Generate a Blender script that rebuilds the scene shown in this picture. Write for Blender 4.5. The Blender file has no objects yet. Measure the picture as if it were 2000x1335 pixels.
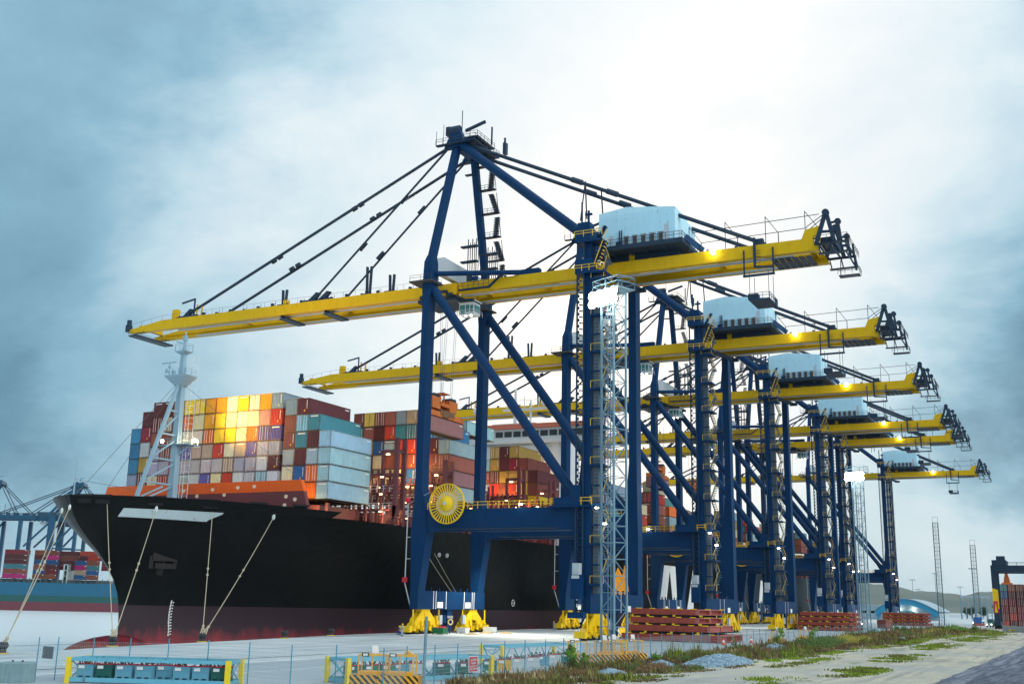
import bpy, math, random
from mathutils import Vector, Matrix, noise
R = math.radians
random.seed(7)
scene = bpy.context.scene
col = scene.collection

# ---------------------------------------------------------------- camera
CAM = dict(yaw=26.939, pitch=13.437, roll=1.2, x=95.602, h=5.305)
cd = bpy.data.cameras.new('camera'); cam = bpy.data.objects.new('camera', cd); col.objects.link(cam)
cd.sensor_width = 36.0; cd.lens = 2126.4 / 2000 * 36; cd.clip_end = 30000; cd.clip_start = 0.5
_y, _p, _r = R(CAM['yaw']), R(CAM['pitch']), R(CAM['roll'])
fw = Vector((-math.sin(_y) * math.cos(_p), math.cos(_y) * math.cos(_p), math.sin(_p)))
rt = Vector((math.cos(_y), math.sin(_y), 0)); up = rt.cross(fw)
RX = math.cos(_r) * rt + math.sin(_r) * up; UX = math.cos(_r) * up - math.sin(_r) * rt
cam.matrix_world = Matrix(((RX.x, UX.x, -fw.x, CAM['x']), (RX.y, UX.y, -fw.y, 0), (RX.z, UX.z, -fw.z, CAM['h']), (0, 0, 0, 1)))
scene.camera = cam
scene.view_settings.view_transform = 'Standard'; scene.view_settings.look = 'None'
scene.view_settings.exposure = 0.0; scene.view_settings.gamma = 1.0
scene.cycles.max_bounces = 6; scene.cycles.diffuse_bounces = 3; scene.cycles.glossy_bounces = 2
scene.cycles.transmission_bounces = 2; scene.cycles.caustics_reflective = False; scene.cycles.caustics_refractive = False
scene.cycles.sample_clamp_indirect = 4.0

# ---------------------------------------------------------------- sky and sun
SUN_AZ, SUN_EL = R(-22), R(11)          # sun stands low behind the cloud, beyond the cranes (azimuth from +y, negative towards -x)
w = bpy.data.worlds.new('World'); scene.world = w; w.use_nodes = True
nt = w.node_tree; nt.nodes.clear(); NL = nt.links.new
def N(t, **k):
    n = nt.nodes.new(t)
    for a, b in k.items(): setattr(n, a, b)
    return n
def val(x, sock):
    if isinstance(x, bpy.types.NodeSocket): NL(x, sock)
    else: sock.default_value = x
def M(op, a, b=0.0, c=None):
    n = N('ShaderNodeMath', operation=op); val(a, n.inputs[0]); val(b, n.inputs[1])
    if c is not None: val(c, n.inputs[2])
    return n.outputs[0]
def mixc(fac, a, b, mode='MIX'):
    n = N('ShaderNodeMix', data_type='RGBA', blend_type=mode); val(fac, n.inputs[0])
    for x, s in ((a, n.inputs[6]), (b, n.inputs[7])):
        if isinstance(x, bpy.types.NodeSocket): NL(x, s)
        else: s.default_value = (*x, 1)
    return n.outputs[2]
tc = N('ShaderNodeTexCoord').outputs['Generated']
def skydir(az, el): return (math.sin(R(az)) * math.cos(R(el)), math.cos(R(az)) * math.cos(R(el)), math.sin(R(el)))
def wnoise(scale, detail, rough, stretch=1.0, loc=(0, 0, 0), dist=0.0):
    mp = N('ShaderNodeMapping'); NL(tc, mp.inputs[0]); mp.inputs['Scale'].default_value = (1, 1, stretch); mp.inputs['Location'].default_value = loc
    n = N('ShaderNodeTexNoise'); NL(mp.outputs[0], n.inputs['Vector']); n.inputs['Scale'].default_value = scale
    n.inputs['Detail'].default_value = detail; n.inputs['Roughness'].default_value = rough; n.inputs['Distortion'].default_value = dist
    return n
wn = wnoise(3.4, 6, .6, 1.6, (3.1, 1.7, .4), 0.3)
warp = N('ShaderNodeVectorMath', operation='SUBTRACT'); NL(wn.outputs['Color'], warp.inputs[0]); warp.inputs[1].default_value = (.5, .5, .5)
ws = N('ShaderNodeVectorMath', operation='SCALE'); NL(warp.outputs[0], ws.inputs[0]); ws.inputs['Scale'].default_value = 0.42
wa = N('ShaderNodeVectorMath', operation='ADD'); NL(tc, wa.inputs[0]); NL(ws.outputs[0], wa.inputs[1])
wd = N('ShaderNodeVectorMath', operation='NORMALIZE'); NL(wa.outputs[0], wd.inputs[0])
def blob(az, el, k, amp=1.0, warped=True):
    d = N('ShaderNodeVectorMath', operation='DOT_PRODUCT'); NL(wd.outputs[0] if warped else tc, d.inputs[0]); d.inputs[1].default_value = skydir(az, el)
    return M('MULTIPLY', M('POWER', M('MAXIMUM', d.outputs['Value'], 0.0), k), amp)
def addup(*xs):
    r = xs[0]
    for x in xs[1:]: r = M('ADD', r, x)
    return r
# light through the cloud (white) and heavier cloud (grey blue)
light = addup(blob(-21, 16, 26, .86), blob(-10, 30, 30, .55), blob(-24, 12, 60, .6), blob(-40, 18, 90, .36), blob(-24, 38, 30, .4), blob(-48, 3, 300, .34), blob(-3, 2, 300, .35),
              blob(110, 35, 2.5, .7, False), blob(175, 45, 1.2, .22, False))  # these two are added landward and behind the camera as fill light
dark = addup(blob(-53, 9, 130, .22), blob(-46, 22, 130, .22), blob(-47, 31, 300, .10), blob(3, 14, 90, .42), blob(-1, 8, 500, .20), blob(-50, 6, 500, .14))
wn2 = wnoise(4.2, 10, .66, 2.0, (.3, 4.2, 1.0), .5)
wn3 = wnoise(9.0, 9, .66, 2.2, (2.3, .2, 5.0), .3)
cl = M('ADD', M('SUBTRACT', light, dark), M('ADD', M('MULTIPLY', M('SUBTRACT', wn2.outputs[0], .5), .36), M('MULTIPLY', M('SUBTRACT', wn3.outputs[0], .5), .2)))
rp = N('ShaderNodeValToRGB'); NL(M('ADD', M('MULTIPLY', cl, .5), .25), rp.inputs[0])
e = rp.color_ramp.elements
e[0].position = 0.0; e[0].color = (.05, .14, .22, 1)
e[1].position = 1.0; e[1].color = (1.25, 1.2, 1.12, 1)
for p, c in ((.14, (.12, .29, .42)), (.27, (.245, .48, .63)), (.42, (.49, .70, .82)), (.6, (.76, .88, .94)), (.8, (.95, .98, .99))):
    q = e.new(p); q.color = (*c, 1)
sky = N('ShaderNodeTexSky', sky_type='NISHITA'); sky.sun_disc = False; sky.sun_elevation = SUN_EL; sky.sun_rotation = SUN_AZ
sky.air_density = 1.0; sky.dust_density = 2.0
b1 = N('ShaderNodeBackground'); NL(sky.outputs[0], b1.inputs[0]); b1.inputs[1].default_value = 0.06
b2 = N('ShaderNodeBackground'); 
extra = addup(blob(100, 16, 5.0, 2.9, False), blob(-100, 88, 3.0, .5, False))     # bright sky lobes added landward and overhead as fill light, out of frame
ex = N('ShaderNodeMix', data_type='RGBA', blend_type='MIX'); NL(extra, ex.inputs[0]); ex.inputs[6].default_value = (0, 0, 0, 1); ex.inputs[7].default_value = (1, 1, 1, 1); ex.clamp_factor = False
NL(mixc(1.0, rp.outputs[0], ex.outputs[2], 'ADD'), b2.inputs[0]); b2.inputs[1].default_value = 1.0
ms = N('ShaderNodeMixShader'); ms.inputs[0].default_value = 0.93
NL(b1.outputs[0], ms.inputs[1]); NL(b2.outputs[0], ms.inputs[2])
wo = N('ShaderNodeOutputWorld'); NL(ms.outputs[0], wo.inputs[0])
sl = bpy.data.lights.new('sun', 'SUN'); sl.energy = 0.7; sl.angle = R(14); sl.color = (1, .93, .82)
so = bpy.data.objects.new('sun', sl); col.objects.link(so)
so.rotation_euler = Vector((-math.sin(SUN_AZ) * math.cos(SUN_EL), -math.cos(SUN_AZ) * math.cos(SUN_EL), -math.sin(SUN_EL))).to_track_quat('-Z', 'Y').to_euler()

# ---------------------------------------------------------------- helpers
class MB:
    def __init__(s): s.v = []; s.f = []; s.m = []
    def add(s, vs, fs, m=0):
        o = len(s.v); s.v += [tuple(a) for a in vs]
        for f in fs: s.f.append(tuple(i + o for i in f)); s.m.append(m)
        return s
    def box(s, x0, x1, y0, y1, z0, z1, m=0):
        return s.hexa([(x0, y0, z0), (x1, y0, z0), (x1, y1, z0), (x0, y1, z0), (x0, y0, z1), (x1, y0, z1), (x1, y1, z1), (x0, y1, z1)], m)
    def hexa(s, p, m=0):
        return s.add(p, [(0, 3, 2, 1), (4, 5, 6, 7), (0, 1, 5, 4), (1, 2, 6, 5), (2, 3, 7, 6), (3, 0, 4, 7)], m)
    def loft(s, secs, m=0):           # list of 4-point rings from bottom to top
        n = len(secs[0]); vs = [p for r in secs for p in r]; fs = [tuple(reversed(range(n)))]
        for k in range(len(secs) - 1):
            a = k * n; b = a + n
            fs += [(a + i, a + (i + 1) % n, b + (i + 1) % n, b + i) for i in range(n)]
        fs.append(tuple(range((len(secs) - 1) * n, len(secs) * n)))
        return s.add(vs, fs, m)
    def bar(s, p, q, w, h=None, m=0, upv=(0, 0, 1)):
        h = w if h is None else h; p = Vector(p); q = Vector(q); d = (q - p)
        if d.length < 1e-6: return s
        d.normalize(); u = Vector(upv)
        if abs(d.dot(u)) > .99: u = Vector((0, 1, 0))
        r = d.cross(u).normalized(); u = r.cross(d)
        a = [p + r * i * w / 2 + u * j * h / 2 for i, j in ((-1, -1), (1, -1), (1, 1), (-1, 1))]
        b = [x + (q - p) for x in a]
        return s.add(a + b, [(0, 1, 2, 3), (7, 6, 5, 4), (0, 4, 5, 1), (1, 5, 6, 2), (2, 6, 7, 3), (3, 7, 4, 0)], m)
    def tube(s, p, q, r, r2=None, n=10, m=0, cap=True):
        r2 = r if r2 is None else r2; p = Vector(p); q = Vector(q); d = (q - p).normalized()
        a = d.orthogonal().normalized(); b = d.cross(a); vs = []
        for c, rr in ((p, r), (q, r2)):
            vs += [c + (a * math.cos(2 * math.pi * i / n) + b * math.sin(2 * math.pi * i / n)) * rr for i in range(n)]
        fs = [(i, (i + 1) % n, n + (i + 1) % n, n + i) for i in range(n)]
        if cap: fs += [tuple(reversed(range(n))), tuple(range(n, 2 * n))]
        return s.add(vs, fs, m)
    def path(s, pts, r, n=6, m=0):
        for a, b in zip(pts, pts[1:]): s.tube(a, b, r, n=n, m=m)
        return s
    def prism(s, poly, ax, a0, a1, m=0):   # poly of 2D points in the two other axes
        def P(u, v, t): return {'x': (t, u, v), 'y': (u, t, v), 'z': (u, v, t)}[ax]
        n = len(poly); vs = [P(u, v, a0) for u, v in poly] + [P(u, v, a1) for u, v in poly]
        fs = [tuple(range(n)), tuple(range(2 * n - 1, n - 1, -1))] + [(i, n + i, n + (i + 1) % n, (i + 1) % n) for i in range(n)]
        return s.add(vs, fs, m)
    def quad(s, a, b, c, d, m=0): return s.add([a, b, c, d], [(0, 1, 2, 3)], m)
    def ball(s, c, rx, ry=None, rz=None, n=10, k=6, m=0):
        ry = rx if ry is None else ry; rz = rx if rz is None else rz; vs = []; fs = []
        for j in range(k + 1):
            t = math.pi * j / k
            for i in range(n):
                a = 2 * math.pi * i / n; vs.append((c[0] + rx * math.sin(t) * math.cos(a), c[1] + ry * math.sin(t) * math.sin(a), c[2] + rz * math.cos(t)))
        for j in range(k):
            for i in range(n): fs.append((j * n + i, (j + 1) * n + i, (j + 1) * n + (i + 1) % n, j * n + (i + 1) % n))
        return s.add(vs, fs, m)
    def torus(s, c, ax, r, t, n=40, k=6, m=0):
        vs = []; fs = []; ax = Vector(ax).normalized(); a = ax.orthogonal().normalized(); b = ax.cross(a)
        for i in range(n):
            g = 2 * math.pi * i / n; d = a * math.cos(g) + b * math.sin(g)
            for j in range(k):
                h = 2 * math.pi * j / k; vs.append(Vector(c) + d * (r + t * math.cos(h)) + ax * t * math.sin(h))
        for i in range(n):
            for j in range(k): fs.append((i * k + j, i * k + (j + 1) % k, ((i + 1) % n) * k + (j + 1) % k, ((i + 1) % n) * k + j))
        return s.add(vs, fs, m)
    def rail(s, pts, h=1.1, w=.06, step=2.0, m=0, mids=(.55,)):   # hand rail along points
        for a, b in zip(pts, pts[1:]):
            a = Vector(a); b = Vector(b); n = max(1, int((b - a).length / step))
            for z in (h,) + tuple(h * q for q in mids): s.bar(a + Vector((0, 0, z)), b + Vector((0, 0, z)), w, m=m)
            for i in range(n + 1):
                p = a.lerp(b, i / n); s.bar(p, p + Vector((0, 0, h)), w, m=m)
        return s
    def each(s, name, mats, parent=None, smooth=False):     # one object per loose piece
        par = list(range(len(s.v)))
        def find(a):
            while par[a] != a: par[a] = par[par[a]]; a = par[a]
            return a
        for f in s.f:
            for i in f[1:]: par[find(i)] = find(f[0])
        grp = {}
        for f, m in zip(s.f, s.m): grp.setdefault(find(f[0]), []).append((f, m))
        out = []
        for fs in grp.values():
            q = MB(); ix = {}
            for f, m in fs:
                for i in f:
                    if i not in ix: ix[i] = len(q.v); q.v.append(s.v[i])
                q.f.append(tuple(ix[i] for i in f)); q.m.append(m)
            out.append(q.build(name, mats, parent, smooth))
        return out
    def build(s, name, mats, parent=None, smooth=False, loc=None):
        me = bpy.data.meshes.new(name); me.from_pydata(s.v, [], s.f)
        mats = mats if isinstance(mats, (list, tuple)) else [mats]
        for a in mats: me.materials.append(a)
        if len(mats) > 1: me.polygons.foreach_set('material_index', s.m)
        if smooth: me.polygons.foreach_set('use_smooth', [True] * len(me.polygons))
        me.update()
        o = bpy.data.objects.new(name, me); col.objects.link(o)
        if parent is not None: o.parent = parent
        if loc is not None: o.location = loc
        return o
def tag(o, label=None, cat=None, group=None, kind=None):
    if label: o['label'] = label
    if cat: o['category'] = cat
    if group: o['group'] = group
    if kind: o['kind'] = kind
    return o
def thing(name, label, cat, loc=(0, 0, 0), rz=0.0, group=None):
    o = bpy.data.objects.new(name, None); col.objects.link(o); o.location = loc; o.rotation_euler = (0, 0, rz); o.empty_display_size = .1
    return tag(o, label, cat, group)
KIDS = {}
def copy_tree(o, parent=None):
    c = o.copy(); col.objects.link(c)
    if parent is not None: c.parent = parent
    for ch in [x for x in bpy.data.objects if x.parent == o]: copy_tree(ch, c)
    return c
ORD = ['first', 'second', 'third', 'fourth', 'fifth', 'sixth', 'seventh', 'eighth', 'ninth', 'tenth', 'eleventh', 'twelfth', 'thirteenth', 'fourteenth', 'fifteenth', 'sixteenth', 'seventeenth', 'eighteenth', 'nineteenth', 'twentieth']

# ---------------------------------------------------------------- materials
MATS = {}
class NB:
    def __init__(s, name):
        s.m = bpy.data.materials.new(name); s.m.use_nodes = True; s.t = s.m.node_tree; s.b = s.t.nodes['Principled BSDF']; s.L = s.t.links.new
    def n(s, t, **k):
        x = s.t.nodes.new(t)
        for a, b in k.items(): setattr(x, a, b)
        return x
    def put(s, x, sock):
        if isinstance(x, bpy.types.NodeSocket): s.L(x, sock)
        elif isinstance(x, (tuple, list)) and len(x) == 3 and len(sock.default_value) == 4: sock.default_value = (*x, 1)
        else: sock.default_value = x
    def math(s, op, a, b=0.0):
        x = s.n('ShaderNodeMath', operation=op); s.put(a, x.inputs[0]); s.put(b, x.inputs[1]); return x.outputs[0]
    def co(s, kind='Object', scale=(1, 1, 1), loc=None):
        x = s.n('ShaderNodeTexCoord').outputs[kind]
        mp = s.n('ShaderNodeMapping'); s.L(x, mp.inputs[0]); mp.inputs['Scale'].default_value = scale
        if loc is not None: s.put(loc, mp.inputs['Location'])
        return mp.outputs[0]
    def noise(s, vec, scale, detail=4, rough=.55, dist=0.0):
        x = s.n('ShaderNodeTexNoise'); s.L(vec, x.inputs['Vector']); x.inputs['Scale'].default_value = scale; x.inputs['Detail'].default_value = detail
        x.inputs['Roughness'].default_value = rough; x.inputs['Distortion'].default_value = dist; return x.outputs[0]
    def ramp(s, fac, *stops):
        x = s.n('ShaderNodeValToRGB'); s.L(fac, x.inputs[0]); e = x.color_ramp.elements
        for i, (p, c) in enumerate(stops):
            q = e[i] if i < 2 else e.new(p)
            q.position = p; q.color = (*c, 1) if len(c) == 3 else c
        return x.outputs[0]
    def mix(s, fac, a, b, mode='MIX'):
        x = s.n('ShaderNodeMix', data_type='RGBA', blend_type=mode); s.put(fac, x.inputs[0]); s.put(a, x.inputs[6]); s.put(b, x.inputs[7]); return x.outputs[2]
    def bump(s, h, strength=.3, dist=.1):
        x = s.n('ShaderNodeBump'); x.inputs['Strength'].default_value = strength; x.inputs['Distance'].default_value = dist; s.L(h, x.inputs['Height']); s.L(x.outputs[0], s.b.inputs['Normal'])
    def fin(s, colr=None, rough=None, metal=None, spec=None):
        if colr is not None: s.put(colr, s.b.inputs['Base Color'])
        if rough is not None: s.put(rough, s.b.inputs['Roughness'])
        if metal is not None: s.b.inputs['Metallic'].default_value = metal
        if spec is not None: s.b.inputs['Specular IOR Level'].default_value = spec
        return s.m
def paint(name, c, rough=.45, var=.16, streak=.12, rust=0.0, rustc=(.16, .055, .02), scale=.35, spec=.4, kind='Object'):
    if name in MATS: return MATS[name]
    b = NB(name); v = b.co(kind)
    n1 = b.noise(v, scale, 5, .6); sv = b.co(kind, (1, 1, .08)); n2 = b.noise(sv, scale * 6, 4, .6)
    k = b.math('ADD', b.math('MULTIPLY', b.math('SUBTRACT', n1, .5), var * 2), b.math('MULTIPLY', b.math('SUBTRACT', n2, .5), streak * 2))
    hs = b.n('ShaderNodeHueSaturation'); hs.inputs['Color'].default_value = (*c, 1); b.L(b.math('ADD', k, 1.0), hs.inputs['Value'])
    out = hs.outputs[0]
    if rust:
        n3 = b.noise(v, scale * 4, 8, .7, .5); n4 = b.noise(sv, scale * 9, 5, .7)
        f = b.ramp(b.math('MULTIPLY', n3, b.math('ADD', n4, .45)), (.62 - rust * .3, (0, 0, 0)), (.74 - rust * .25, (1, 1, 1)))
        out = b.mix(f, out, rustc)
    MATS[name] = b.fin(out, b.math('ADD', b.math('MULTIPLY', n1, .25), rough - .1), 0.0, spec); return MATS[name]
def flat(name, c, rough=.6, metal=0.0, spec=.35):
    return paint(name, c, rough, .12, .06, 0, spec=spec, scale=1.2) if not metal else _metal(name, c, rough, metal)
def _metal(name, c, rough, metal):
    if name in MATS: return MATS[name]
    b = NB(name); n1 = b.noise(b.co(), 3.0, 4); k = b.ramp(n1, (.3, tuple(x * .8 for x in c)), (.7, tuple(min(1, x * 1.1) for x in c)))
    MATS[name] = b.fin(k, rough, metal); return MATS[name]
def glow(name, c, s):
    if name in MATS: return MATS[name]
    b = NB(name); b.b.inputs['Emission Color'].default_value = (*c, 1); b.b.inputs['Emission Strength'].default_value = s; MATS[name] = b.fin((.8, .8, .8), .4); return MATS[name]
def lamp(name, loc, energy, color, parent=None, kind='POINT', radius=.25, target=None, size=R(80), blend=.6):
    l = bpy.data.lights.new(name, kind); l.energy = energy; l.color = color; l.shadow_soft_size = radius
    if kind == 'SPOT': l.spot_size = size; l.spot_blend = blend
    o = bpy.data.objects.new(name, l); col.objects.link(o); o.location = loc
    if target is not None: o.rotation_euler = (Vector(target) - Vector(loc)).to_track_quat('-Z', 'Y').to_euler()
    if parent is not None: o.parent = parent
    return o
# ================================================================ SETTING: ground, water
def ground_mat():
    b = NB('concrete apron'); v = b.co('Object')
    n1 = b.noise(v, .06, 6, .6, .3); n2 = b.noise(b.co('Object', (1, .12, 1)), .35, 6, .65); n3 = b.noise(v, 2.5, 3)
    c = b.ramp(b.math('ADD', b.math('MULTIPLY', n1, .5), b.math('MULTIPLY', n2, .5)), (.3, (.34, .38, .41)), (.45, (.51, .56, .58)), (.62, (.68, .71, .71)))
    br = b.n('ShaderNodeTexBrick'); b.L(b.co('Object', (1, 1, 1)), br.inputs['Vector']); br.offset = 0.0
    for k, x in (('Scale', 1.0), ('Mortar Size', .045), ('Brick Width', 6.0), ('Row Height', 6.0), ('Mortar Smooth', .2)): br.inputs[k].default_value = x
    br.inputs['Color1'].default_value = (1, 1, 1, 1); br.inputs['Color2'].default_value = (.82, .85, .86, 1); br.inputs['Mortar'].default_value = (.34, .34, .33, 1)
    c = b.mix(1.0, c, br.outputs[0], 'MULTIPLY')
    t = b.noise(b.co('Object', (1.6, .05, 1)), .5, 5, .7)      # tyre tracks along the quay
    c = b.mix(b.ramp(t, (.50, (0, 0, 0)), (.68, (.7, .7, .7))), c, (.20, .22, .24)); st = b.noise(v, .35, 7, .75, .8); c = b.mix(b.ramp(st, (.60, (0, 0, 0)), (.70, (.6, .6, .6))), c, (.14, .14, .14))
    return b.fin(c, b.math('ADD', b.math('MULTIPLY', n3, .2), .5), 0, .4)
def asphalt_mat():
    b = NB('asphalt'); v = b.co('Object'); n1 = b.noise(v, .12, 6, .6); n2 = b.noise(b.co('Object', (1, .1, 1)), .6, 5, .65)
    c = b.ramp(b.math('ADD', b.math('MULTIPLY', n1, .55), b.math('MULTIPLY', n2, .45)), (.3, (.25, .29, .32)), (.5, (.34, .39, .42)), (.68, (.42, .46, .48)))
    return b.fin(c, .6, 0, .4)
def dirt_mat():
    b = NB('dirt track'); v = b.co('Object'); n1 = b.noise(v, .09, 7, .65, .6); n2 = b.noise(b.co('Object', (1, .22, 1)), .5, 7, .7, .3); n3 = b.noise(v, 6, 5, .7)
    c = b.ramp(b.math('ADD', b.math('MULTIPLY', n1, .4), b.math('MULTIPLY', n2, .6)), (.30, (.26, .25, .22)), (.42, (.46, .45, .40)), (.50, (.62, .56, .43)), (.60, (.74, .67, .52)), (.75, (.80, .78, .70)))
    g = b.noise(b.co('Object', (1, .35, 1)), .13, 8, .72, .4)
    c = b.mix(b.ramp(g, (.56, (0, 0, 0)), (.64, (.8, .8, .8))), c, (.10, .135, .03))
    tr = b.noise(b.co('Object', (1.3, .035, 1)), .7, 6, .7, .2); c = b.mix(b.ramp(tr, (.52, (0, 0, 0)), (.64, (.75, .75, .75))), c, (.30, .29, .25))
    bl = b.noise(v, .05, 5, .6); c = b.mix(b.ramp(bl, (.45, (0, 0, 0)), (.62, (.7, .7, .7))), c, (.46, .47, .45)); c = b.mix(b.math('MULTIPLY', n3, .4), c, (.14, .135, .12)); b.bump(n3, .6, .15)
    return b.fin(c, .9, 0, .2)
def water_mat():
    b = NB('harbour water'); v = b.co('Object', (1, 1, 1)); n1 = b.noise(v, .35, 6, .6); n2 = b.noise(v, .05, 3); b.bump(b.math('ADD', n1, b.math('MULTIPLY', n2, 2)), .25, .3)
    return b.fin((.78, .82, .82), .3, 0, .5)
CON, ASP, DIRT, WAT = ground_mat(), asphalt_mat(), dirt_mat(), water_mat()
WZ = -4.5
tag(MB().quad((-9000, -400, WZ), (40, -400, WZ), (40, 9000, WZ), (-9000, 9000, WZ)).build('water', WAT), kind='structure')
edge = [(14, -300), (13.2, 50), (12.2, 62), (8.4, 78), (6.2, 86), (3.6, 101), (1.4, 113), (-2.0, 130), (-4.9, 147), (-6.0, 160), (-6.0, 2600)]
q = MB()
n = len(edge); top = [(x, y, 0) for x, y in edge] + [(6000, 2600, 0), (6000, -300, 0)]
q.add(top, [tuple(reversed(range(len(top))))], 0)
for (xa, ya), (xb, yb) in zip(edge, edge[1:]): q.quad((xa, ya, -9), (xb, yb, -9), (xb, yb, 0), (xa, ya, 0), 0)
tag(q.build('quay', CON), kind='structure')
q = MB(); q.quad((34.3, -60, .004), (59.6, -60, .004), (59.6, 600, .004), (34.3, 600, .004)); tag(q.build('asphalt_road', ASP), kind='structure')
MARK = flat('road marking', (.72, .74, .74), .6)
q = MB(); q.quad((33.2, -40, .008), (33.75, -40, .008), (33.75, 560, .008), (33.2, 560, .008)); q.quad((41.6, 40, .008), (41.8, 40, .008), (41.8, 500, .008), (41.6, 500, .008))
tag(q.build('road_marking', MARK), kind='structure')
RAILM = _metal('rail steel', (.12, .11, .10), .5, 1.0)
for nm, x in (('crane_rail', -.75), ('crane_rail', 29.7)):
    q = MB(); q.box(x - .05, x + .05, 55, 600, 0, .03); tag(q.build(nm, RAILM), kind='structure')
# dirt track and the gravel bank, gently uneven
def sheet(name, x0, x1, y0, y1, nx, ny, zf, m):
    vs = []; fs = []
    for j in range(ny + 1):
        for i in range(nx + 1):
            t = j / ny; y = y0 + (y1 - y0) * t * t if name == 'dirt_track' else y0 + (y1 - y0) * t; x = x0 + (x1 - x0) * i / nx; vs.append((x, y, zf(x, y)))
    for j in range(ny):
        for i in range(nx): a = j * (nx + 1) + i; fs.append((a, a + 1, a + nx + 2, a + nx + 1))
    return tag(MB().add(vs, fs).build(name, m, smooth=True), kind='structure')
def sm(a, b, x): t = max(0, min(1, (x - a) / (b - a))); return t * t * (3 - 2 * t)
def dz(x, y): return .02 + .14 * (noise.noise((x * .16, y * .05, 1)) + .5) * sm(60, 66, x) + .03 * noise.noise((x * .8, y * .5, 4)) * sm(60, 64, x)
sheet('dirt_track', 59.6, 140, -20, 430, 60, 150, dz, DIRT)
b = NB('gravel'); v = b.co(); n1 = b.noise(v, .9, 9, .85); n2 = b.noise(b.co('Object', (1, .10, 1)), .8, 6, .7); b.bump(n1, 1.0, .5)
GRAV = b.fin(b.ramp(b.math('ADD', b.math('MULTIPLY', n1, .55), b.math('MULTIPLY', n2, .45)), (.38, (.06, .065, .09)), (.5, (.30, .32, .40)), (.6, (.62, .64, .70))), .9, 0, .2)
def gz(x, y):
    e0 = 85.0 + (y - 90) * .018
    return -.2 + max(0, x - e0) * .36 + .20 * noise.noise((x * 1.1, y * .16, 2)) + .10 * noise.noise((x * 2.6, y * 1.1, 7)) if x < e0 + 9.5 else -.2 + 9.5 * .36 + .08 * noise.noise((x * 1.1, y * .4, 2))
sheet('gravel_bank', 84.2, 130, 12, 330, 90, 260, gz, GRAV)
# hills on the far shore
b = NB('wooded hill'); HILL = b.fin(b.ramp(b.noise(b.co(), .004, 6), (.3, (.10, .13, .11)), (.7, (.15, .17, .14))), .95, 0, .1)
for nm, az0, az1, dist, hh, seed in (('hills', -14, 14, 6800, 190, 3), ('hills', -75, -40, 8200, 60, 9)):
    vs = []; fs = []; K = 90
    for i in range(K + 1):
        az = R(az0 + (az1 - az0) * i / K); g = max(0, noise.fractal((az * 9, seed, .5), .9, 2.1, 5) * .6 + .62) * math.sin(math.pi * i / K) ** .5
        for r_, z in ((dist - 700, 0), (dist - 300, hh * g * .55), (dist, hh * g), (dist + 900, 0)): vs.append((95 + math.sin(az) * r_, math.cos(az) * r_, z))
    for i in range(K):
        for j in range(3): a = i * 4 + j; fs.append((a, a + 4, a + 5, a + 1))
    tag(MB().add(vs, fs).build(nm, HILL, smooth=True), kind='structure')

# ================================================================ CONTAINER SHIP
def lerp(a, b, t): return a + (b - a) * t
def tab(T, x):
    if x <= T[0][0]: return T[0][1]
    for (a, b), (c, d) in zip(T, T[1:]):
        if x <= c: return b + (d - b) * (x - a) / (c - a)
    return T[-1][1]
STEM = [(-6, 127.6), (-.8, 127.4), (2.6, 127.2), (4.9, 126.8), (7.5, 125.5), (10.4, 123.4), (13, 120.0), (16.2, 116.6), (19.5, 115.3)]
DECKL = [(0, .15), (.6, 2.3), (1.6, 4.5), (3.1, 6.9), (5.0, 9.3), (7.6, 12.0), (11.5, 15.2), (15.5, 18.4), (19.8, 22.3), (24.5, 25.6), (29, 28.0), (34, 29.2), (40, 29.3)]
CX, HB, YEND = -36.0, 29.3, 548.0
def hb(y, z):
    d = y - tab(STEM, z)
    if d <= 0: return 0.0
    lo = HB * (1 - (1 - min(d / 98, 1)) ** 1.85); hi = tab(DECKL, d)
    s = max(0, min(1, (z - 1.0) / 18.5)) ** 1.5
    return max(.05, lerp(lo, hi, s))
def SE(mb, name, mats, parent=None, smooth=False):
    mb.v = [tuple(Vector(p) - SO) for p in mb.v]; return mb.each(name, mats, parent or ship, smooth)
def hull_mat():
    b = NB('black hull paint'); v = b.co('Object'); n1 = b.noise(v, .12, 6, .65); n2 = b.noise(b.co('Object', (1, 1, .06)), .8, 6, .7)
    z = b.n('ShaderNodeSeparateXYZ'); b.L(b.n('ShaderNodeTexCoord').outputs['Object'], z.inputs[0])
    c = b.ramp(b.math('ADD', b.math('MULTIPLY', n1, .5), b.math('MULTIPLY', n2, .5)), (.35, (.001, .0015, .002)), (.6, (.003, .005, .006)), (.75, (.008, .012, .014)))
    r = b.noise(b.co('Object', (1, 1, .12)), 1.3, 7, .72, .4)
    c = b.mix(b.ramp(r, (.66, (0, 0, 0)), (.78, (.5, .5, .5))), c, (.055, .025, .012))
    br = b.n('ShaderNodeTexBrick'); sw = b.n('ShaderNodeCombineXYZ'); sx = b.n('ShaderNodeSeparateXYZ'); b.L(b.n('ShaderNodeTexCoord').outputs['Object'], sx.inputs[0]); b.L(sx.outputs[1], sw.inputs[0]); b.L(sx.outputs[2], sw.inputs[1]); b.L(sw.outputs[0], br.inputs['Vector'])
    for k, x in (('Scale', 1.0), ('Mortar Size', .035), ('Brick Width', 11.0), ('Row Height', 2.6), ('Mortar Smooth', .5)): br.inputs[k].default_value = x
    br.inputs['Color1'].default_value = (1, 1, 1, 1); br.inputs['Color2'].default_value = (.72, .74, .74, 1); br.inputs['Mortar'].default_value = (2.0, 2.0, 2.0, 1)
    c = b.mix(.8, c, br.outputs[0], 'MULTIPLY'); b.bump(b.math('ADD', b.noise(v, .45, 3), b.math('MULTIPLY', n2, .4)), .35, .25)
    return b.fin(c, .4, 0, .14)
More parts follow.
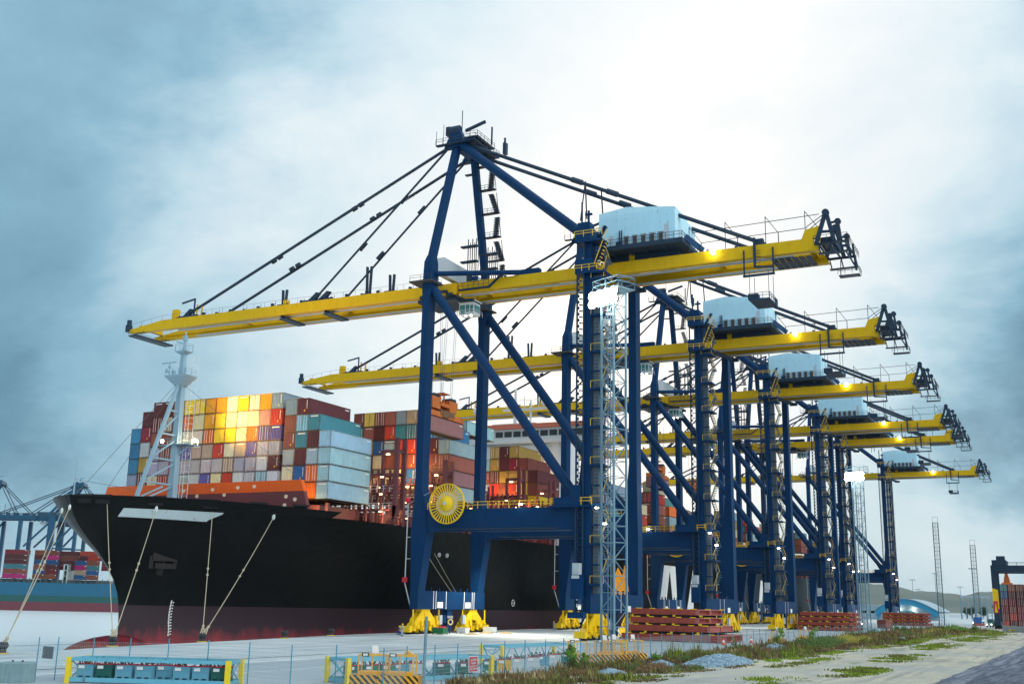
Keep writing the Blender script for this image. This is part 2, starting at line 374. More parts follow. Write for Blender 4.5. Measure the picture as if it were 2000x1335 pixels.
def boot_mat():
    b = NB('red bottom paint'); v = b.co('Object'); n1 = b.noise(v, .25, 5, .6); n2 = b.noise(b.co('Object', (1, 1, .35)), .5, 6, .62, 1.2)
    z = b.n('ShaderNodeSeparateXYZ'); b.L(b.n('ShaderNodeTexCoord').outputs['Object'], z.inputs[0])
    f = b.math('ADD', b.math('MULTIPLY', b.math('SUBTRACT', 5.5, z.outputs[2]), .28), b.math('MULTIPLY', b.math('SUBTRACT', n2, .5), 1.5))
    c = b.mix(b.ramp(f, (.22, (0, 0, 0)), (.95, (1, 1, 1))), (.024, .011, .018), b.ramp(n1, (.35, (.20, .014, .026)), (.7, (.32, .03, .04))))
    g = b.math('ADD', b.math('MULTIPLY', b.math('SUBTRACT', z.outputs[2], 4.5), -.2), b.math('MULTIPLY', n1, .9))
    c = b.mix(b.ramp(g, (.86, (0, 0, 0)), (1.0, (.5, .5, .5))), c, (.05, .07, .03))
    return b.fin(c, .55, 0, .35)
HULL, BOOT = hull_mat(), boot_mat()
SHRED = paint('ship deck red', (.15, .042, .05), .5, .2, .18, .25)
SHOR = paint('orange coaming', (.85, .13, .012), .45, .1, .1, .05)
SHWH = paint('ship white', (.74, .76, .77), .4, .06, .06, .04)
GREYP = paint('hull grey patch', (.42, .50, .52), .5, .1, .12, .12)
ship = thing('container_ship', 'huge black hulled container ship moored alongside the quay, bow towards the camera', 'container ship', (CX, 115, WZ))
SO = Vector((CX, 115, WZ))
def SP(mb, name, mats, parent=None, smooth=False):
    mb.v = [tuple(Vector(p) - SO) for p in mb.v]; return mb.build(name, mats, parent or ship, smooth)
ZL = [WZ - 1.5, -3.2, -1.6, 0, 1.8, 3.68, 3.70, 5.5, 7.5, 9.5, 11.5, 13.5, 15.3, 16.8, 17.9]
ST = [0, .3, .7, 1.2, 2, 3, 4.5, 6.5, 9, 12, 16, 20, 25, 30, 36, 43, 52, 62, 74, 88, 104, 150, 220, 300, 380]
def hull_grid(zl, rows_mat):
    q = MB()
    for side in (1, -1):
        vs = []; fs = []; ms = []
        for z in zl:
            y0 = tab(STEM, z)
            for d in ST:
                y = min(y0 + d, YEND) if d < 380 else YEND
                vs.append((CX + side * hb(y, z), y, z))
        nn = len(ST)
        for j in range(len(zl) - 1):
            for i in range(nn - 1):
                a = j * nn + i; f = (a, a + 1, a + nn + 1, a + nn); fs.append(f if side > 0 else f[::-1]); ms.append(rows_mat(zl[j]))
        o = len(q.v); q.v += vs; q.f += [tuple(i + o for i in f) for f in fs]; q.m += ms
    return q
q = hull_grid(ZL, lambda z: 1 if z < 3.69 else 0)
q.quad((CX - HB, YEND, WZ - 1), (CX - HB, YEND, 17.9), (CX + HB, YEND, 17.9), (CX + HB, YEND, WZ - 1), 0)
hull = SP(q, 'hull', [HULL, BOOT], smooth=True)
q = MB(); q.ball((CX, 127.5, -4.6), 3.4, 11.2, 3.85, 24, 14); SP(q, 'bulbous_bow', BOOT, smooth=True)
# bulwark round the forecastle
def zb(y): return 19.5 - .7 * sm(126, 145, y)
q = MB()
for side in (1, -1):
    ys = [115.3 + d for d in (0, .4, .9, 1.6, 2.6, 4, 6, 9, 12, 16, 20, 24, 27, 29.6)]
    for ya, yb in zip(ys, ys[1:]):
        A = [(CX + side * hb(ya, 17.9), max(ya, tab(STEM, 17.9)), 17.9), (CX + side * hb(yb, 17.9), max(yb, tab(STEM, 17.9)), 17.9), (CX + side * hb(yb, 19.5), yb, zb(yb)), (CX + side * hb(ya, 19.5), ya, zb(ya))]
        q.quad(*(A if side > 0 else A[::-1]))
        B = [(p[0] - side * .25, p[1] + .25, p[2]) for p in A]; q.quad(*(B[::-1] if side > 0 else B)); q.quad(*( [A[3], A[2], B[2], B[3]] if side > 0 else [B[3], B[2], A[2], A[3]]))
SP(q, 'bulwark', HULL)
# decks
q = MB(); ys = [116.5, 118, 120, 124, 130, 136, 142, 150, 170, 300, YEND]
for ya, yb in zip(ys, ys[1:]): q.quad((CX - hb(ya, 17.8) + .05, ya, 17.75), (CX + hb(ya, 17.8) - .05, ya, 17.75), (CX + hb(yb, 17.8) - .05, yb, 17.75), (CX - hb(yb, 17.8) + .05, yb, 17.75))
SP(q, 'deck', SHRED)
# grey painted-over patch under the bow rail
def on_hull(y, z, out=.06): return (CX + hb(y, z) + out * .8, y - out * .6, z)
q = MB(); ys = [119.6 + i * (130.6 - 119.6) / 10 for i in range(11)]
for i, (ya, yb) in enumerate(zip(ys, ys[1:])):
    za = 16.5 - .02 * i; zt = 17.75
    if i == 9: q.quad(on_hull(ya, 16.55), on_hull(yb, 17.5), on_hull(yb, zt), on_hull(ya, zt))
    else: q.quad(on_hull(ya, za), on_hull(yb, za), on_hull(yb, zt), on_hull(ya, zt))
SP(q, 'grey_patch', GREYP)
# mooring fairlead ports
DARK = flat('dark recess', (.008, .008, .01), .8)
for y in (116.4, 117.6, 122.4, 128.6, 134.2, 139.6):
    q = MB(); p = Vector(on_hull(y, 18.3, .0)); t = Vector((hb(y + .6, 18.3) - hb(y - .6, 18.3), 1.2, 0)).normalized(); nrm = Vector((t.y, -t.x, 0))
    u = t * 1.05
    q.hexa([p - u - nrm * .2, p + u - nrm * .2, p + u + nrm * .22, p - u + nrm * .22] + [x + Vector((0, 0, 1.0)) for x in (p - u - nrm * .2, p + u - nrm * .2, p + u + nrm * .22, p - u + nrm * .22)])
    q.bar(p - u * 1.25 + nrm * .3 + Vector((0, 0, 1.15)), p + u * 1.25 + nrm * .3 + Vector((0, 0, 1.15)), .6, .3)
    SP(q, 'fairlead', DARK)
# anchor in its pocket
RUSTY = paint('rusty iron', (.055, .045, .04), .7, .3, .2, .55, (.10, .04, .018)); ANCH = paint('anchor iron', (.010, .009, .009), .7, .3, .2, .4, (.03, .014, .008))
q = MB(); c = Vector(on_hull(129.5, 10.3, .3)); q.bar(c + Vector((-.5, -1.9, .7)), c + Vector((.9, 1.9, .7)), 1.0, 1.2); q.bar(c + Vector((-.3, -1.4, -.6)), c + Vector((.6, 1.2, -.6)), .6, .8)
q.bar(c + Vector((0, 0, 1)), c + Vector((-.5, -.1, -2.0)), .7); q.bar(c + Vector((.9, 1.9, .9)), c + Vector((.7, 1.7, -1.0)), .6); q.bar(c + Vector((-.5, -1.9, .9)), c + Vector((-.7, -1.7, -1.0)), .6); SP(q, 'anchor', ANCH)
# draught marks
WHITE = flat('white lettering', (.8, .8, .78), .5)
q = MB()
for k in range(26):
    z = 4.6 - k * .22 - (.0 if k % 2 else .02); y = 134.2 - .12 * max(0, z)
    for dy in (0, .28):
        if k % 2 == 0 or dy == 0: q.quad(on_hull(y + dy, z), on_hull(y + dy + .2, z), on_hull(y + dy + .2, z + .14), on_hull(y + dy, z + .14))
SE(q, 'draught_mark', WHITE)
q = MB(); c = Vector(on_hull(206.5, 5.2)); q.torus(c, (1, 0, 0), .62, .06, 24, 4); q.bar(c + Vector((0, -.75, 0)), c + Vector((0, .75, 0)), .08); SP(q, 'load_mark', WHITE)
# big painted lettering and a streaked orange patch on the ship's side, seen in pieces between the crane legs
q = MB(); X = CX + HB + .03
for a in (((291, 4.2), (299.5, 4.2), (304, 16.4), (291, 16.4)), ((303.2, 16.4), (309, 16.4), (317, 4.2), (306.5, 4.2)), ((319, 4.2), (325, 4.2), (330, 16.4), (325.5, 16.4)), ((403, 6), (408, 6), (411, 15), (407, 15)), ((413, 6), (419, 6), (415, 15), (411.5, 15))):
    q.add([(X, y, z) for y, z in a], [(0, 1, 2, 3)])
SE(q, 'hull_letter_stroke', WHITE)
q = MB(); q.add([(X, y, z) for y, z in ((258, 4.5), (272, 4.5), (271, 13), (267.5, 15.2), (266, 12.5), (263, 14.6), (260, 11.8))], [(0, 1, 2, 3, 4, 5, 6)]); SP(q, 'hull_orange_patch', paint('patch orange', (.85, .33, .02), .5, .25, .3))
# breakwater: maroon wall with an orange top band
q = MB(); q.hexa([(-58.6, 143.6, 17.7), (-13.4, 143.6, 17.7), (-13.4, 144.4, 17.7), (-58.6, 144.4, 17.7), (-58.6, 143.1, 22.2), (-14.4, 143.1, 22.2), (-14.4, 143.9, 22.2), (-58.6, 143.9, 22.2)])
bw = SP(q, 'breakwater', SHRED)
q = MB(); q.hexa([(-58.8, 143.05, 22.2), (-14.4, 143.05, 22.2), (-14.4, 143.9, 22.2), (-58.8, 143.9, 22.2), (-57.9, 142.8, 24.0), (-14.85, 142.8, 24.0), (-14.85, 143.6, 24.0), (-57.9, 143.6, 24.0)]); SP(q, 'orange_band', SHOR, bw)
PORTM = flat('port hole painted lit', (.75, .62, .48), .5)  # light in the holes is put into this pale colour
q = MB()
for x, z in ((-18, 21.4), (-16.2, 20.9), (-18.3, 20), (-22.5, 20.2), (-31, 22), (-34, 20.9), (-37, 21.9), (-40.5, 21.0), (-45, 21.6), (-28.0, 23.1), (-24.5, 23.2), (-33.5, 22.9), (-40, 22.8)):
    yy = 143.6 - .5 * (z - 17.7) / 4.5 if z < 22.2 else 143.05 - .25 * (z - 22.2) / 1.8
    q.tube((x, yy - .03, z), (x, yy + .1, z), .36, n=12)
SE(q, 'vent_hole', PORTM, bw)
q = MB(); q.box(-17.3, -16.0, 143.0, 143.7, 17.8, 19.6); SP(q, 'doorway', DARK, bw)
YRAIL = flat('yellow rail', (.72, .50, .03), .5)
q = MB(); q.rail([(-30, 142, 18.4), (-24, 142, 18.4)], .9, .07, 1.5); SP(q, 'rail', YRAIL)
def rect_(x0, x1, y0, y1, z): return [(x0, y0, z), (x1, y0, z), (x1, y1, z), (x0, y1, z)]
# foremast with its raked leg, cross bars, platforms, ladder
MASTB = paint('mast pale blue', (.26, .40, .48), .4, .06, .05, .03)
mast = SP(MB().loft([rect_(-36.6, -35.4, 135.7, 136.9, 17.8), rect_(-36.5, -35.55, 135.6, 136.5, 41), rect_(-36.35, -35.7, 135.6, 136.2, 46.0)]), 'foremast', MASTB)
q = MB(); LT, LB = Vector((-36, 135.4, 40.0)), Vector((-36, 127.6, 17.9)); q.bar(LT, LB, .52, .52)
for k, z in enumerate((19.3, 23.0, 27.0, 31.2, 35.2)):
    t = (z - 17.9) / (40 - 17.9); p = LB.lerp(LT, t); q.bar(p, (-36, 135.8, z), .27)
    z2 = z + 3.6 if k < 4 else 38.0
    if k < 4: q.bar(p, (-36, 135.8, z2 - .2), .24)
q.bar((-36, 130.0, 18.2), (-41.5, 131.5, 18.0), .3); q.bar((-36, 134, 22.6), (-42, 128.0, 18.0), .3); SP(q, 'raked_leg', MASTB, mast)
q = MB(); q.loft([rect_(-36.45, -35.6, 135.4, 136.4, 39.3), rect_(-38.3, -33.7, 134.2, 137.4, 41.2), rect_(-38.3, -33.7, 134.2, 137.4, 41.35)]); q.rail([(-38.2, 134.3, 41.35), (-33.8, 134.3, 41.35), (-33.8, 137.3, 41.35)], 1.0, .05, 1.2); SP(q, 'radar_platform', MASTB, mast)
q = MB(); q.loft([rect_(-36.3, -35.7, 135.6, 136.2, 45.0), rect_(-37.2, -34.8, 135.0, 136.8, 45.5), rect_(-37.2, -34.8, 135.0, 136.8, 45.6)]); q.rail([(-37.15, 135.05, 45.6), (-34.85, 135.05, 45.6), (-34.85, 136.75, 45.6), (-37.15, 136.75, 45.6), (-37.15, 135.05, 45.6)], 1.2, .04, .8, mids=())
q.tube((-36, 136, 45.6), (-36, 136, 47.6), .22); q.box(-36.3, -35.7, 135.7, 136.3, 47.4, 48.4); q.bar((-36, 136, 46.9), (-37.3, 135.4, 47.4), .5, .3); q.tube((-36, 136, 48.4), (-36, 136, 49.0), .12); SP(q, 'lookout_platform', MASTB, mast)
q = MB(); q.tube((-37.6, 134.6, 41.4), (-37.6, 134.6, 43.4), .10); q.bar((-39.4, 134.6, 43.5), (-36.0, 134.4, 43.5), .10, .18); q.ball((-37.6, 134.6, 42.9), .28); q.ball((-37.7, 134.2, 42.1), .42, .2, .42); q.box(-37.1, -36.6, 134.6, 135.2, 41.4, 42.2); SP(q, 'radar', MASTB, mast)
q = MB()
for z in range(19, 45): q.bar((-35.2, 136.9, z), (-34.5, 136.9, z), .05); q.bar((-34.9, 136.6, z + .3), (-33.7, 137.2, z + .3), .05)
for x, y in ((-35.2, 136.9), (-34.5, 136.9), (-33.7, 137.2)): q.bar((x, y, 18), (x, y, 45), .06)
SP(q, 'ladder', SHWH, mast)
q = MB(); q.box(-39.9, -33.0, 135.4, 138.2, 29.6, 29.75); q.rail([(-39.8, 138, 29.75), (-33.1, 138, 29.75)], 1, .06, 1.2); q.rail([(-39.8, 135.5, 29.75), (-36.9, 135.5, 29.75)], 1, .06, 1.2); q.bar((-33.2, 136.5, 29.6), (-35.6, 136.3, 28.0), .3); SP(q, 'lamp_platform', MASTB, mast)
WARM = glow('warm lamp', (1.0, .76, .40), 28.0); WARMS = glow('warm deck lamp', (1.0, .74, .36), 9.0); COOL = glow('white lamp', (1.0, .97, .85), 30.0); REDL = glow('red lamp', (1, .05, .04), 12.0)
for x, y in ((-39.5, 136.4), (-37.9, 137.6), (-33.2, 137.3)):
    q = MB(); q.ball((x, y, 30.5), .3, n=10, k=8); SP(q, 'flood_lamp', WARM, mast, smooth=True)
# short flag staff and stay wires
q = MB(); q.tube((-48.4, 127.0, 17.8), (-48.4, 127.0, 24.0), .22, .08); q.tube((-48.4, 127, 24), (-48.4, 127, 26.2), .05); SP(q, 'flag_staff', MASTB)
WIRE = flat('dark wire', (.10, .11, .12), .6)
q = MB(); q.tube((-36.4, 135.8, 40.5), (-36, 112.0 + 4.5, 19.6), .035, n=4); q.tube((-36.4, 135.8, 40), (-58, 143, 24), .035, n=4); q.tube((-35.6, 135.8, 40), (-15, 143, 24), .035, n=4); q.tube((-48.4, 127, 23.4), (-40, 131, 22.0), .04, n=4); SP(q, 'stay_wires', WIRE)
# hatch coaming edges and stanchions under the outer stacks
q = MB()
for y0 in (148.2, 163.6, 179.0, 194.4, 209.8, 225.2):
    q.box(-57, -15, y0 + .2, y0 + 11.6, 17.75, 20.4)
    for x in (-13.5, -10.9, -8.4):
        if y0 < 150 and x > -13: continue
        for yy in (y0 + .3, y0 + 11.4): q.box(x - .25, x + .25, yy - .25, yy + .25, 17.75, 20.7)
SE(q, 'hatch_coaming', SHRED)
# lashing bridges: red frames across the ship between the bays
def lashing(y, xs, top, tower):
    q = MB()
    for z in [20.6, 23.6, 26.6][:top]:
        q.box(-60, xs, y - 1.1, y + 1.1, z - .12, z + .1); q.bar((-60, y - 1.1, z + .55), (xs, y - 1.1, z + .55), .07); q.bar((-60, y - 1.1, z + 1.1), (xs, y - 1.1, z + 1.1), .09)
    for k in range(10):
        x = xs - .3 - k * 2.5
        for yy in (-1.0, 1.0): q.box(x - .17, x + .17, y + yy - .17, y + yy + .17, 17.75, 20.6 + 3.0 * (top - 1) + 1.1)
    for k in range(0, 8, 2):
        x = xs - .3 - k * 2.5; q.bar((x, y - 1.0, 20.6), (x - 2.5, y - 1.0, 23.6), .22); q.bar((x - 2.5, y - 1.0, 23.6), (x, y - 1.0, 26.6), .22) if top > 2 else None
    if tower:
        x = xs
        for yy in (-1.2, 1.2): q.box(x - .45, x + .25, y + yy - .3, y + yy + .3, 17.75, tower)
        for x2 in (x - 3.1, x - 6.4): q.box(x2 - .2, x2 + .2, y - 1.3, y - .9, 17.75, tower - 1.2 - (x - x2) * .35)
        q.box(x - 3.2, x, y - 1.3, y + 1.3, tower - 2.6, tower - 2.0); q.box(x - 6.5, x, y - 1.3, y + 1.3, tower - 6.6, tower - 6.1); q.bar((x - 3.1, y - 1.15, 22.4), (x - .2, y - 1.15, 26.4), .4)
        q.bar((x - 3.2, y - 1.2, tower - .9), (x, y - 1.2, tower - .9), .12); q.hexa([(x - 1.8, y - 1.5, 17.75), (x - .6, y - 1.5, 17.75), (x - .6, y - .9, 17.75), (x - 1.8, y - .9, 17.75), (x - .6, y - 1.5, 21.2), (x + .7, y - 1.5, 21.2), (x + .7, y - .9, 21.2), (x - .6, y - .9, 21.2)])
    return SP(q, 'lashing_bridge', SHRED)
LB = [(161.8, -8.0, 3, 33.0), (177.2, -7.2, 3, 31.0), (192.6, -7.0, 3, 0), (208, -7.0, 3, 33.0), (223.4, -7.0, 3, 32.0)]
for y, xs, top, tw in LB:
    lb = lashing(y, xs, top, tw)
    q = MB()
    for z in (20.2, 23.2, 26.2):
        for x in (xs - 3.0, xs - 8.2, xs - 14.5): q.box(x - .28, x + .28, y - 1.4, y - 1.1, z - .06, z + .10)
    if tw: q.box(xs - 2.2, xs - 1.6, y - 1.5, y - 1.2, tw - 2.95, tw - 2.75)
    SE(q, 'deck_lamp', WARMS, lb)
    q = MB()
    for z in (20.6, 23.6): q.rail([(xs - 20, y - 1.2, z), (xs, y - 1.2, z)], 1.1, .06, 1.3)
    SP(q, 'guard_rail', SHWH, lb)
q = MB(); q.rail([(CX + HB - .2, 147, 17.9), (CX + HB - .2, 245, 17.9)], 1.1, .07, 2.5); SP(q, 'deck_rail', SHRED)
q = MB()
for k in range(14):
    y = 164 + k * 2.1 + random.random(); z = random.uniform(.8, 2.2); q.box(-8.6, -7.6 + random.random() * .5, y, y + random.uniform(.5, 1.2), 17.8, 17.8 + z)
SE(q, 'deck_fitting', SHRED)
# superstructure: bridge front with the window band, orange top edge, radar mast
q = MB(); q.box(-58, -13.5, 241, 254, 17.8, 44.4); q.box(-50, -16.5, 240.4, 241, 17.8, 43.0)
SUP = SP(q, 'superstructure', SHWH)
WIN = flat('dark window glass', (.02, .03, .035), .15, spec=.6)
q = MB(); q.prism([(-66.5, 239.6), (-40, 239.0), (-32, 239.0), (-5.5, 239.6), (-5.5, 245), (-66.5, 245)], 'z', 43.6, 44.6); q.prism([(-66.0, 240.2), (-40, 239.6), (-32, 239.6), (-6.0, 240.2), (-6.0, 245), (-66, 245)], 'z', 44.6, 47.2); SP(q, 'bridge_wing', SHWH, SUP)
q = MB(); q.prism([(-66.6, 239.5), (-40, 238.9), (-32, 238.9), (-5.4, 239.5), (-5.4, 245), (-66.6, 245)], 'z', 47.2, 48.3); SP(q, 'orange_parapet', paint('faded orange', (.70, .20, .12), .5), SUP)
q = MB()
for k in range(24):
    x = -64.5 + k * 2.45
    yb_ = 240.2 - .6 * (1 - abs((x + 1.0 + 36)) / 30) - .05
    q.box(x, x + 2.0, yb_ - .14, yb_ + .3, 45.2, 46.6)
SE(q, 'bridge_window', WIN, SUP)
q = MB(); q.box(-22.4, -17.5, 240.0, 240.45, 29.0, 41.5); SP(q, 'stair_opening', paint('warm cream', (.62, .52, .40), .5), SUP)
q = MB()
for z in (31, 34.5, 38.0, 41): q.box(-20.6, -20.0, 239.9, 240.1, z, z + .35); q.box(-18.2, -17.7, 239.9, 240.1, z, z + .35)
SE(q, 'deck_lamp', WARMS, SUP)
q = MB(); q.box(-32, -20, 241, 246, 48.3, 48.9); q.tube((-26.5, 243, 48.3), (-26.5, 243, 58), .55, .3); q.tube((-22.2, 243, 48.3), (-22.2, 243, 55), .35, .2); q.box(-30, -17, 242.6, 243.4, 52.4, 52.9); q.tube((-37.5, 243, 48.3), (-37.5, 243, 52), .3); q.ball((-37.5, 243, 52.8), 1.1, n=14, k=10); q.ball((-18.7, 243, 53.8), .6)
for x in (-29, -24, -20): q.bar((x - 1.5, 243, 55 + .2 * x % 1), (x + 1.5, 243, 55), .14); q.tube((x, 243, 52.9), (x, 243, 56), .1)
SP(q, 'radar_mast', SHWH, SUP)
# funnel far aft
q = MB(); q.box(-44, -27, 452, 466, 17.8, 43); SP(q, 'funnel', paint('funnel grey', (.55, .53, .50), .6))
# warm light: mast floods on the front stack, deck lamps
lamp('mast_flood_light', (-36.5, 137.8, 31.0), 30000, (1.0, .60, .17), None, 'SPOT', .3, (-26, 148, 42), R(110), 1.0)
lamp('mast_flood_light', (-33.2, 137.6, 30.4), 900, (1.0, .66, .30), None, 'POINT', .3)
for x, y, z, e in ((-11, 175.6, 23.0, 2400), (-14, 160.6, 24.6, 1100), (-15, 175.0, 29.5, 3200), (-10, 206.6, 23, 2400), (-12, 221.6, 24.5, 5200), (-21, 221.6, 29, 2600), (-15.4, 145.6, 19.5, 900), (-9.5, 160.4, 19.4, 700), (-9, 270, 22, 3000)):
    lamp('deck_light', (x, y, z), e, (1.0, .58, .20), None, 'POINT', .25)
lamp('stair_light', (-19.5, 238.6, 36), 1200, (1.0, .75, .45), None, 'POINT', .3)
# ================================================================ CONTAINERS
def cont_mat(name, frame):
    b = NB(name); oi = b.n('ShaderNodeObjectInfo')
    off = b.n('ShaderNodeVectorMath', operation='SCALE'); off.inputs[0].default_value = (37, 91, 53); b.L(oi.outputs['Random'], off.inputs['Scale'])
    v = b.co('Object', (1, 1, 1), off.outputs[0]); sv = b.co('Object', (1, 1, .1), off.outputs[0])
    n1 = b.noise(v, .6, 6, .65); n2 = b.noise(sv, 2.6, 6, .7); n3 = b.noise(v, 2.4, 8, .75, .4)
    hs = b.n('ShaderNodeHueSaturation'); b.L(oi.outputs['Color'], hs.inputs['Color']); hs.inputs['Saturation'].default_value = 1.0
    b.L(b.math('ADD', b.math('ADD', b.math('MULTIPLY', n1, .5), b.math('MULTIPLY', n2, .35)), .58 if not frame else .34), hs.inputs['Value'])
    lo = b.math('SUBTRACT', .66 if not frame else .50, b.math('MULTIPLY', oi.outputs['Random'], .10))
    f = b.math('MULTIPLY', b.math('SUBTRACT', b.math('ADD', b.math('MULTIPLY', n3, .6), b.math('MULTIPLY', n2, .4)), lo), 9.0)
    cl = b.n('ShaderNodeClamp'); b.L(f, cl.inputs[0])
    c = b.mix(b.math('MULTIPLY', cl.outputs[0], .8), hs.outputs[0], (.11, .048, .02))
    return b.fin(c, .5, 0, .35)
CBODY, CFRAME = cont_mat('container paint', False), cont_mat('container frame', True)
CBLACK = flat('container underside', (.01, .01, .011), .9); CLABEL = flat('container lettering', (.78, .78, .74), .5); CYEL = flat('hazard sticker', (.75, .42, .02), .5)
def cont_mesh(name, H, L, style):
    q = MB(); W = 1.22; t = .12
    for x in (-W, W - t):
        for y in (0, L - t): q.box(x, x + t, y, y + t, .0, H, 1)
    for z, h in ((.02, .14), (H - .12, .12)):
        for x in (-W + .01, W - t): q.box(x, x + t - .01, t, L - t, z, z + h, 1)
        for y in (.01, L - t): q.box(-W + t, W - t, y, y + t - .01, z, z + h, 1)
    q.quad((-W + .02, .02, .05), (-W + .02, L - .02, .05), (W - .02, L - .02, .05), (W - .02, .02, .05), 2)
    q.quad((-W + .03, .03, H - .03), (W - .03, .03, H - .03), (W - .03, L - .03, H - .03), (-W + .03, L - .03, H - .03), 0)
    def corr(P, length, per, dep):
        n = int(length / per); pts = []
        for k in range(n):
            a = k * length / n; p = length / n
            pts += [(a, 0), (a + p * .28, 0), (a + p * .5, dep), (a + p * .78, dep)]
        pts.append((length, 0)); vs = []
        for u, d in pts: vs += [P(u, d, .15), P(u, d, H - .11)]
        q.add(vs, [(2 * i, 2 * i + 2, 2 * i + 3, 2 * i + 1) for i in range(len(pts) - 1)], 0)
    corr(lambda u, d, z: (W - .02 - d, t + u, z), L - 2 * t, .36, .07)
    corr(lambda u, d, z: (-W + .02 + d, L - t - u, z), L - 2 * t, .36, .07)
    corr(lambda u, d, z: (W - t - u, L - .03 - d, z), 2 * (W - t), .28, .045)
    corr(lambda u, d, z: (-W + t + u, .03 + d, z), 2 * (W - t), .29, .11)
    if style == 'label': q.box(-.75, .75, .0, .03, H - .42, H - .27, 3)
    if style == 'text':
        for k in range(7): q.box(.72, .84, .0, .03, H - .5 - k * .22, H - .36 - k * .22, 3)
        q.box(.2, .42, .0, .03, .5, .78, 4)
    if style == 'door':
        for x in (-.85, -.35, .35, .85): q.tube((x, .0, .12), (x, .0, H - .1), .03, n=5, m=3)
        q.box(-.02, .02, .005, .03, .12, H - .1, 1)
    if style != 'far':
        for x in (-W, W - .2): q.box(x, x + .2, -.03, .2, -.075, .0, 2)      # twist locks
        q.box(W - .01, W + .012, L - 1.6, L - .5, H - .55, H - .33, 3)
    me = q.build(name, [CBODY, CFRAME, CBLACK, CLABEL, CYEL]); d = me.data; bpy.data.objects.remove(me); return d
HH, HS = 2.80, 2.55
CM = {(h, s): cont_mesh('shipping_container', h, 12.19, s) for h in (HH, HS) for s in ('plain', 'label', 'text', 'door')}
PAL = dict(maroon=(.105, .022, .028), crimson=(.22, .016, .035), darkred=(.16, .02, .025), salmon=(.50, .26, .20), yellow=(.80, .55, .03), amber=(.80, .36, .02), whiteyellow=(.74, .68, .42), cream=(.66, .58, .40),
    orange=(.75, .17, .02), greyblue=(.24, .31, .38), tan=(.45, .33, .24), purple=(.12, .10, .30), red=(.50, .05, .03), blue=(.04, .20, .36), brown=(.26, .08, .05), rust=(.22, .06, .045), white=(.60, .61, .62),
    lavender=(.36, .35, .42), pinkgrey=(.47, .42, .42), grey=(.42, .44, .45), mustard=(.40, .27, .06), navy=(.02, .11, .30), teal=(.05, .22, .26), sky=(.16, .42, .58), lightblue=(.30, .50, .58), paleblue=(.34, .46, .50), green=(.03, .30, .26), mauve=(.30, .14, .15), magenta=(.50, .02, .20), brick=(.33, .10, .075))
CNAME = dict(darkred='dark red', whiteyellow='pale yellow', greyblue='grey blue', pinkgrey='pinkish grey', lightblue='light blue', paleblue='pale grey blue', sky='sky blue', navy='deep blue', rust='rusty red', brick='brick red', white='whitish')
rng = random.Random(11)
def container(x, y, z, c, label, hi=True, style=None, grp='containers stacked on the black ship', mesh=None, var=.12):
    h = HH if hi else HS
    style = style or rng.choices(('plain', 'label', 'text', 'door'), (5, 2, 4, 2))[0]
    o = bpy.data.objects.new('shipping_container', mesh or CM[(h, style)]); col.objects.link(o); o.location = (x, y, z)
    k = 1 + rng.uniform(-var, var); p = PAL[c]; o.color = (p[0] * k, p[1] * k * rng.uniform(.95, 1.05), p[2] * k * rng.uniform(.9, 1.1), 1)
    return tag(o, label, 'container', grp)
def cn(c): return CNAME.get(c, c)
# front bay: rows from the top, columns 3..14 (port to starboard)
YA = 148.0
ROWS = ['maroon maroon salmon yellow yellow amber amber whiteyellow yellow cream amber greyblue'.split(),
        'darkred tan purple orange whiteyellow amber yellow whiteyellow whiteyellow cream salmon red'.split(),
        'brown rust tan cream cream orange yellow yellow cream orange purple purple'.split(),
        'lavender rust pinkgrey purple tan tan red cream tan purple lavender lavender'.split(),
        'lavender lavender red pinkgrey pinkgrey pinkgrey pinkgrey tan lavender lavender white maroon'.split(),
        'cream red grey grey white purple whiteyellow red white grey lightblue white'.split()]
TOPS = [39.95, 37.1, 34.25, 31.6, 29.0, 26.4]; HI = [1, 1, 0, 0, 0, 0]
def colx(i): return -58.85 + 2.505 * i + 1.22      # i = 0 is the port-most column
def front(i, k, top, c, hi, style=None):
    nm = f'{cn(c)} container in the front bay, {ORD[i]} column from port, {ORD[k]} from top'
    container(colx(i) if i < 14 else -23.15 + 2.49 * (i - 14) + 1.22, YA, top - (HH if hi else HS), c, nm, hi, style)
for r, row in enumerate(ROWS):
    for j, c in enumerate(row): front(j + 2, r, TOPS[r], c, HI[r])
for k, c in enumerate(['maroon', 'crimson', 'grey', 'mustard', 'maroon']): front(1, k, 38.35 - 2.85 * k, c, 1, 'plain' if k == 0 else None)
for k, c in enumerate(['blue', 'blue', 'blue', 'greyblue']): front(0, k, 35.3 - 2.85 * k, c, 1, 'plain')
for i, top, cs in ((14, 38.62, ['greyblue', 'brown', 'rust', 'grey', 'cream', 'grey']), (15, 38.62, ['maroon', 'sky', 'teal', 'maroon', 'navy', 'brown']), (16, 35.75, ['teal', 'maroon', 'paleblue', 'orange', 'orange']), (17, 32.85, ['lightblue', 'lightblue', 'lightblue', 'lightblue'])):
    for k, c in enumerate(cs): front(i, k, top - 2.89 * k, c, 1, {(15, 2): 'label', (16, 0): 'label', (14, 4): 'label'}.get((i, k)))
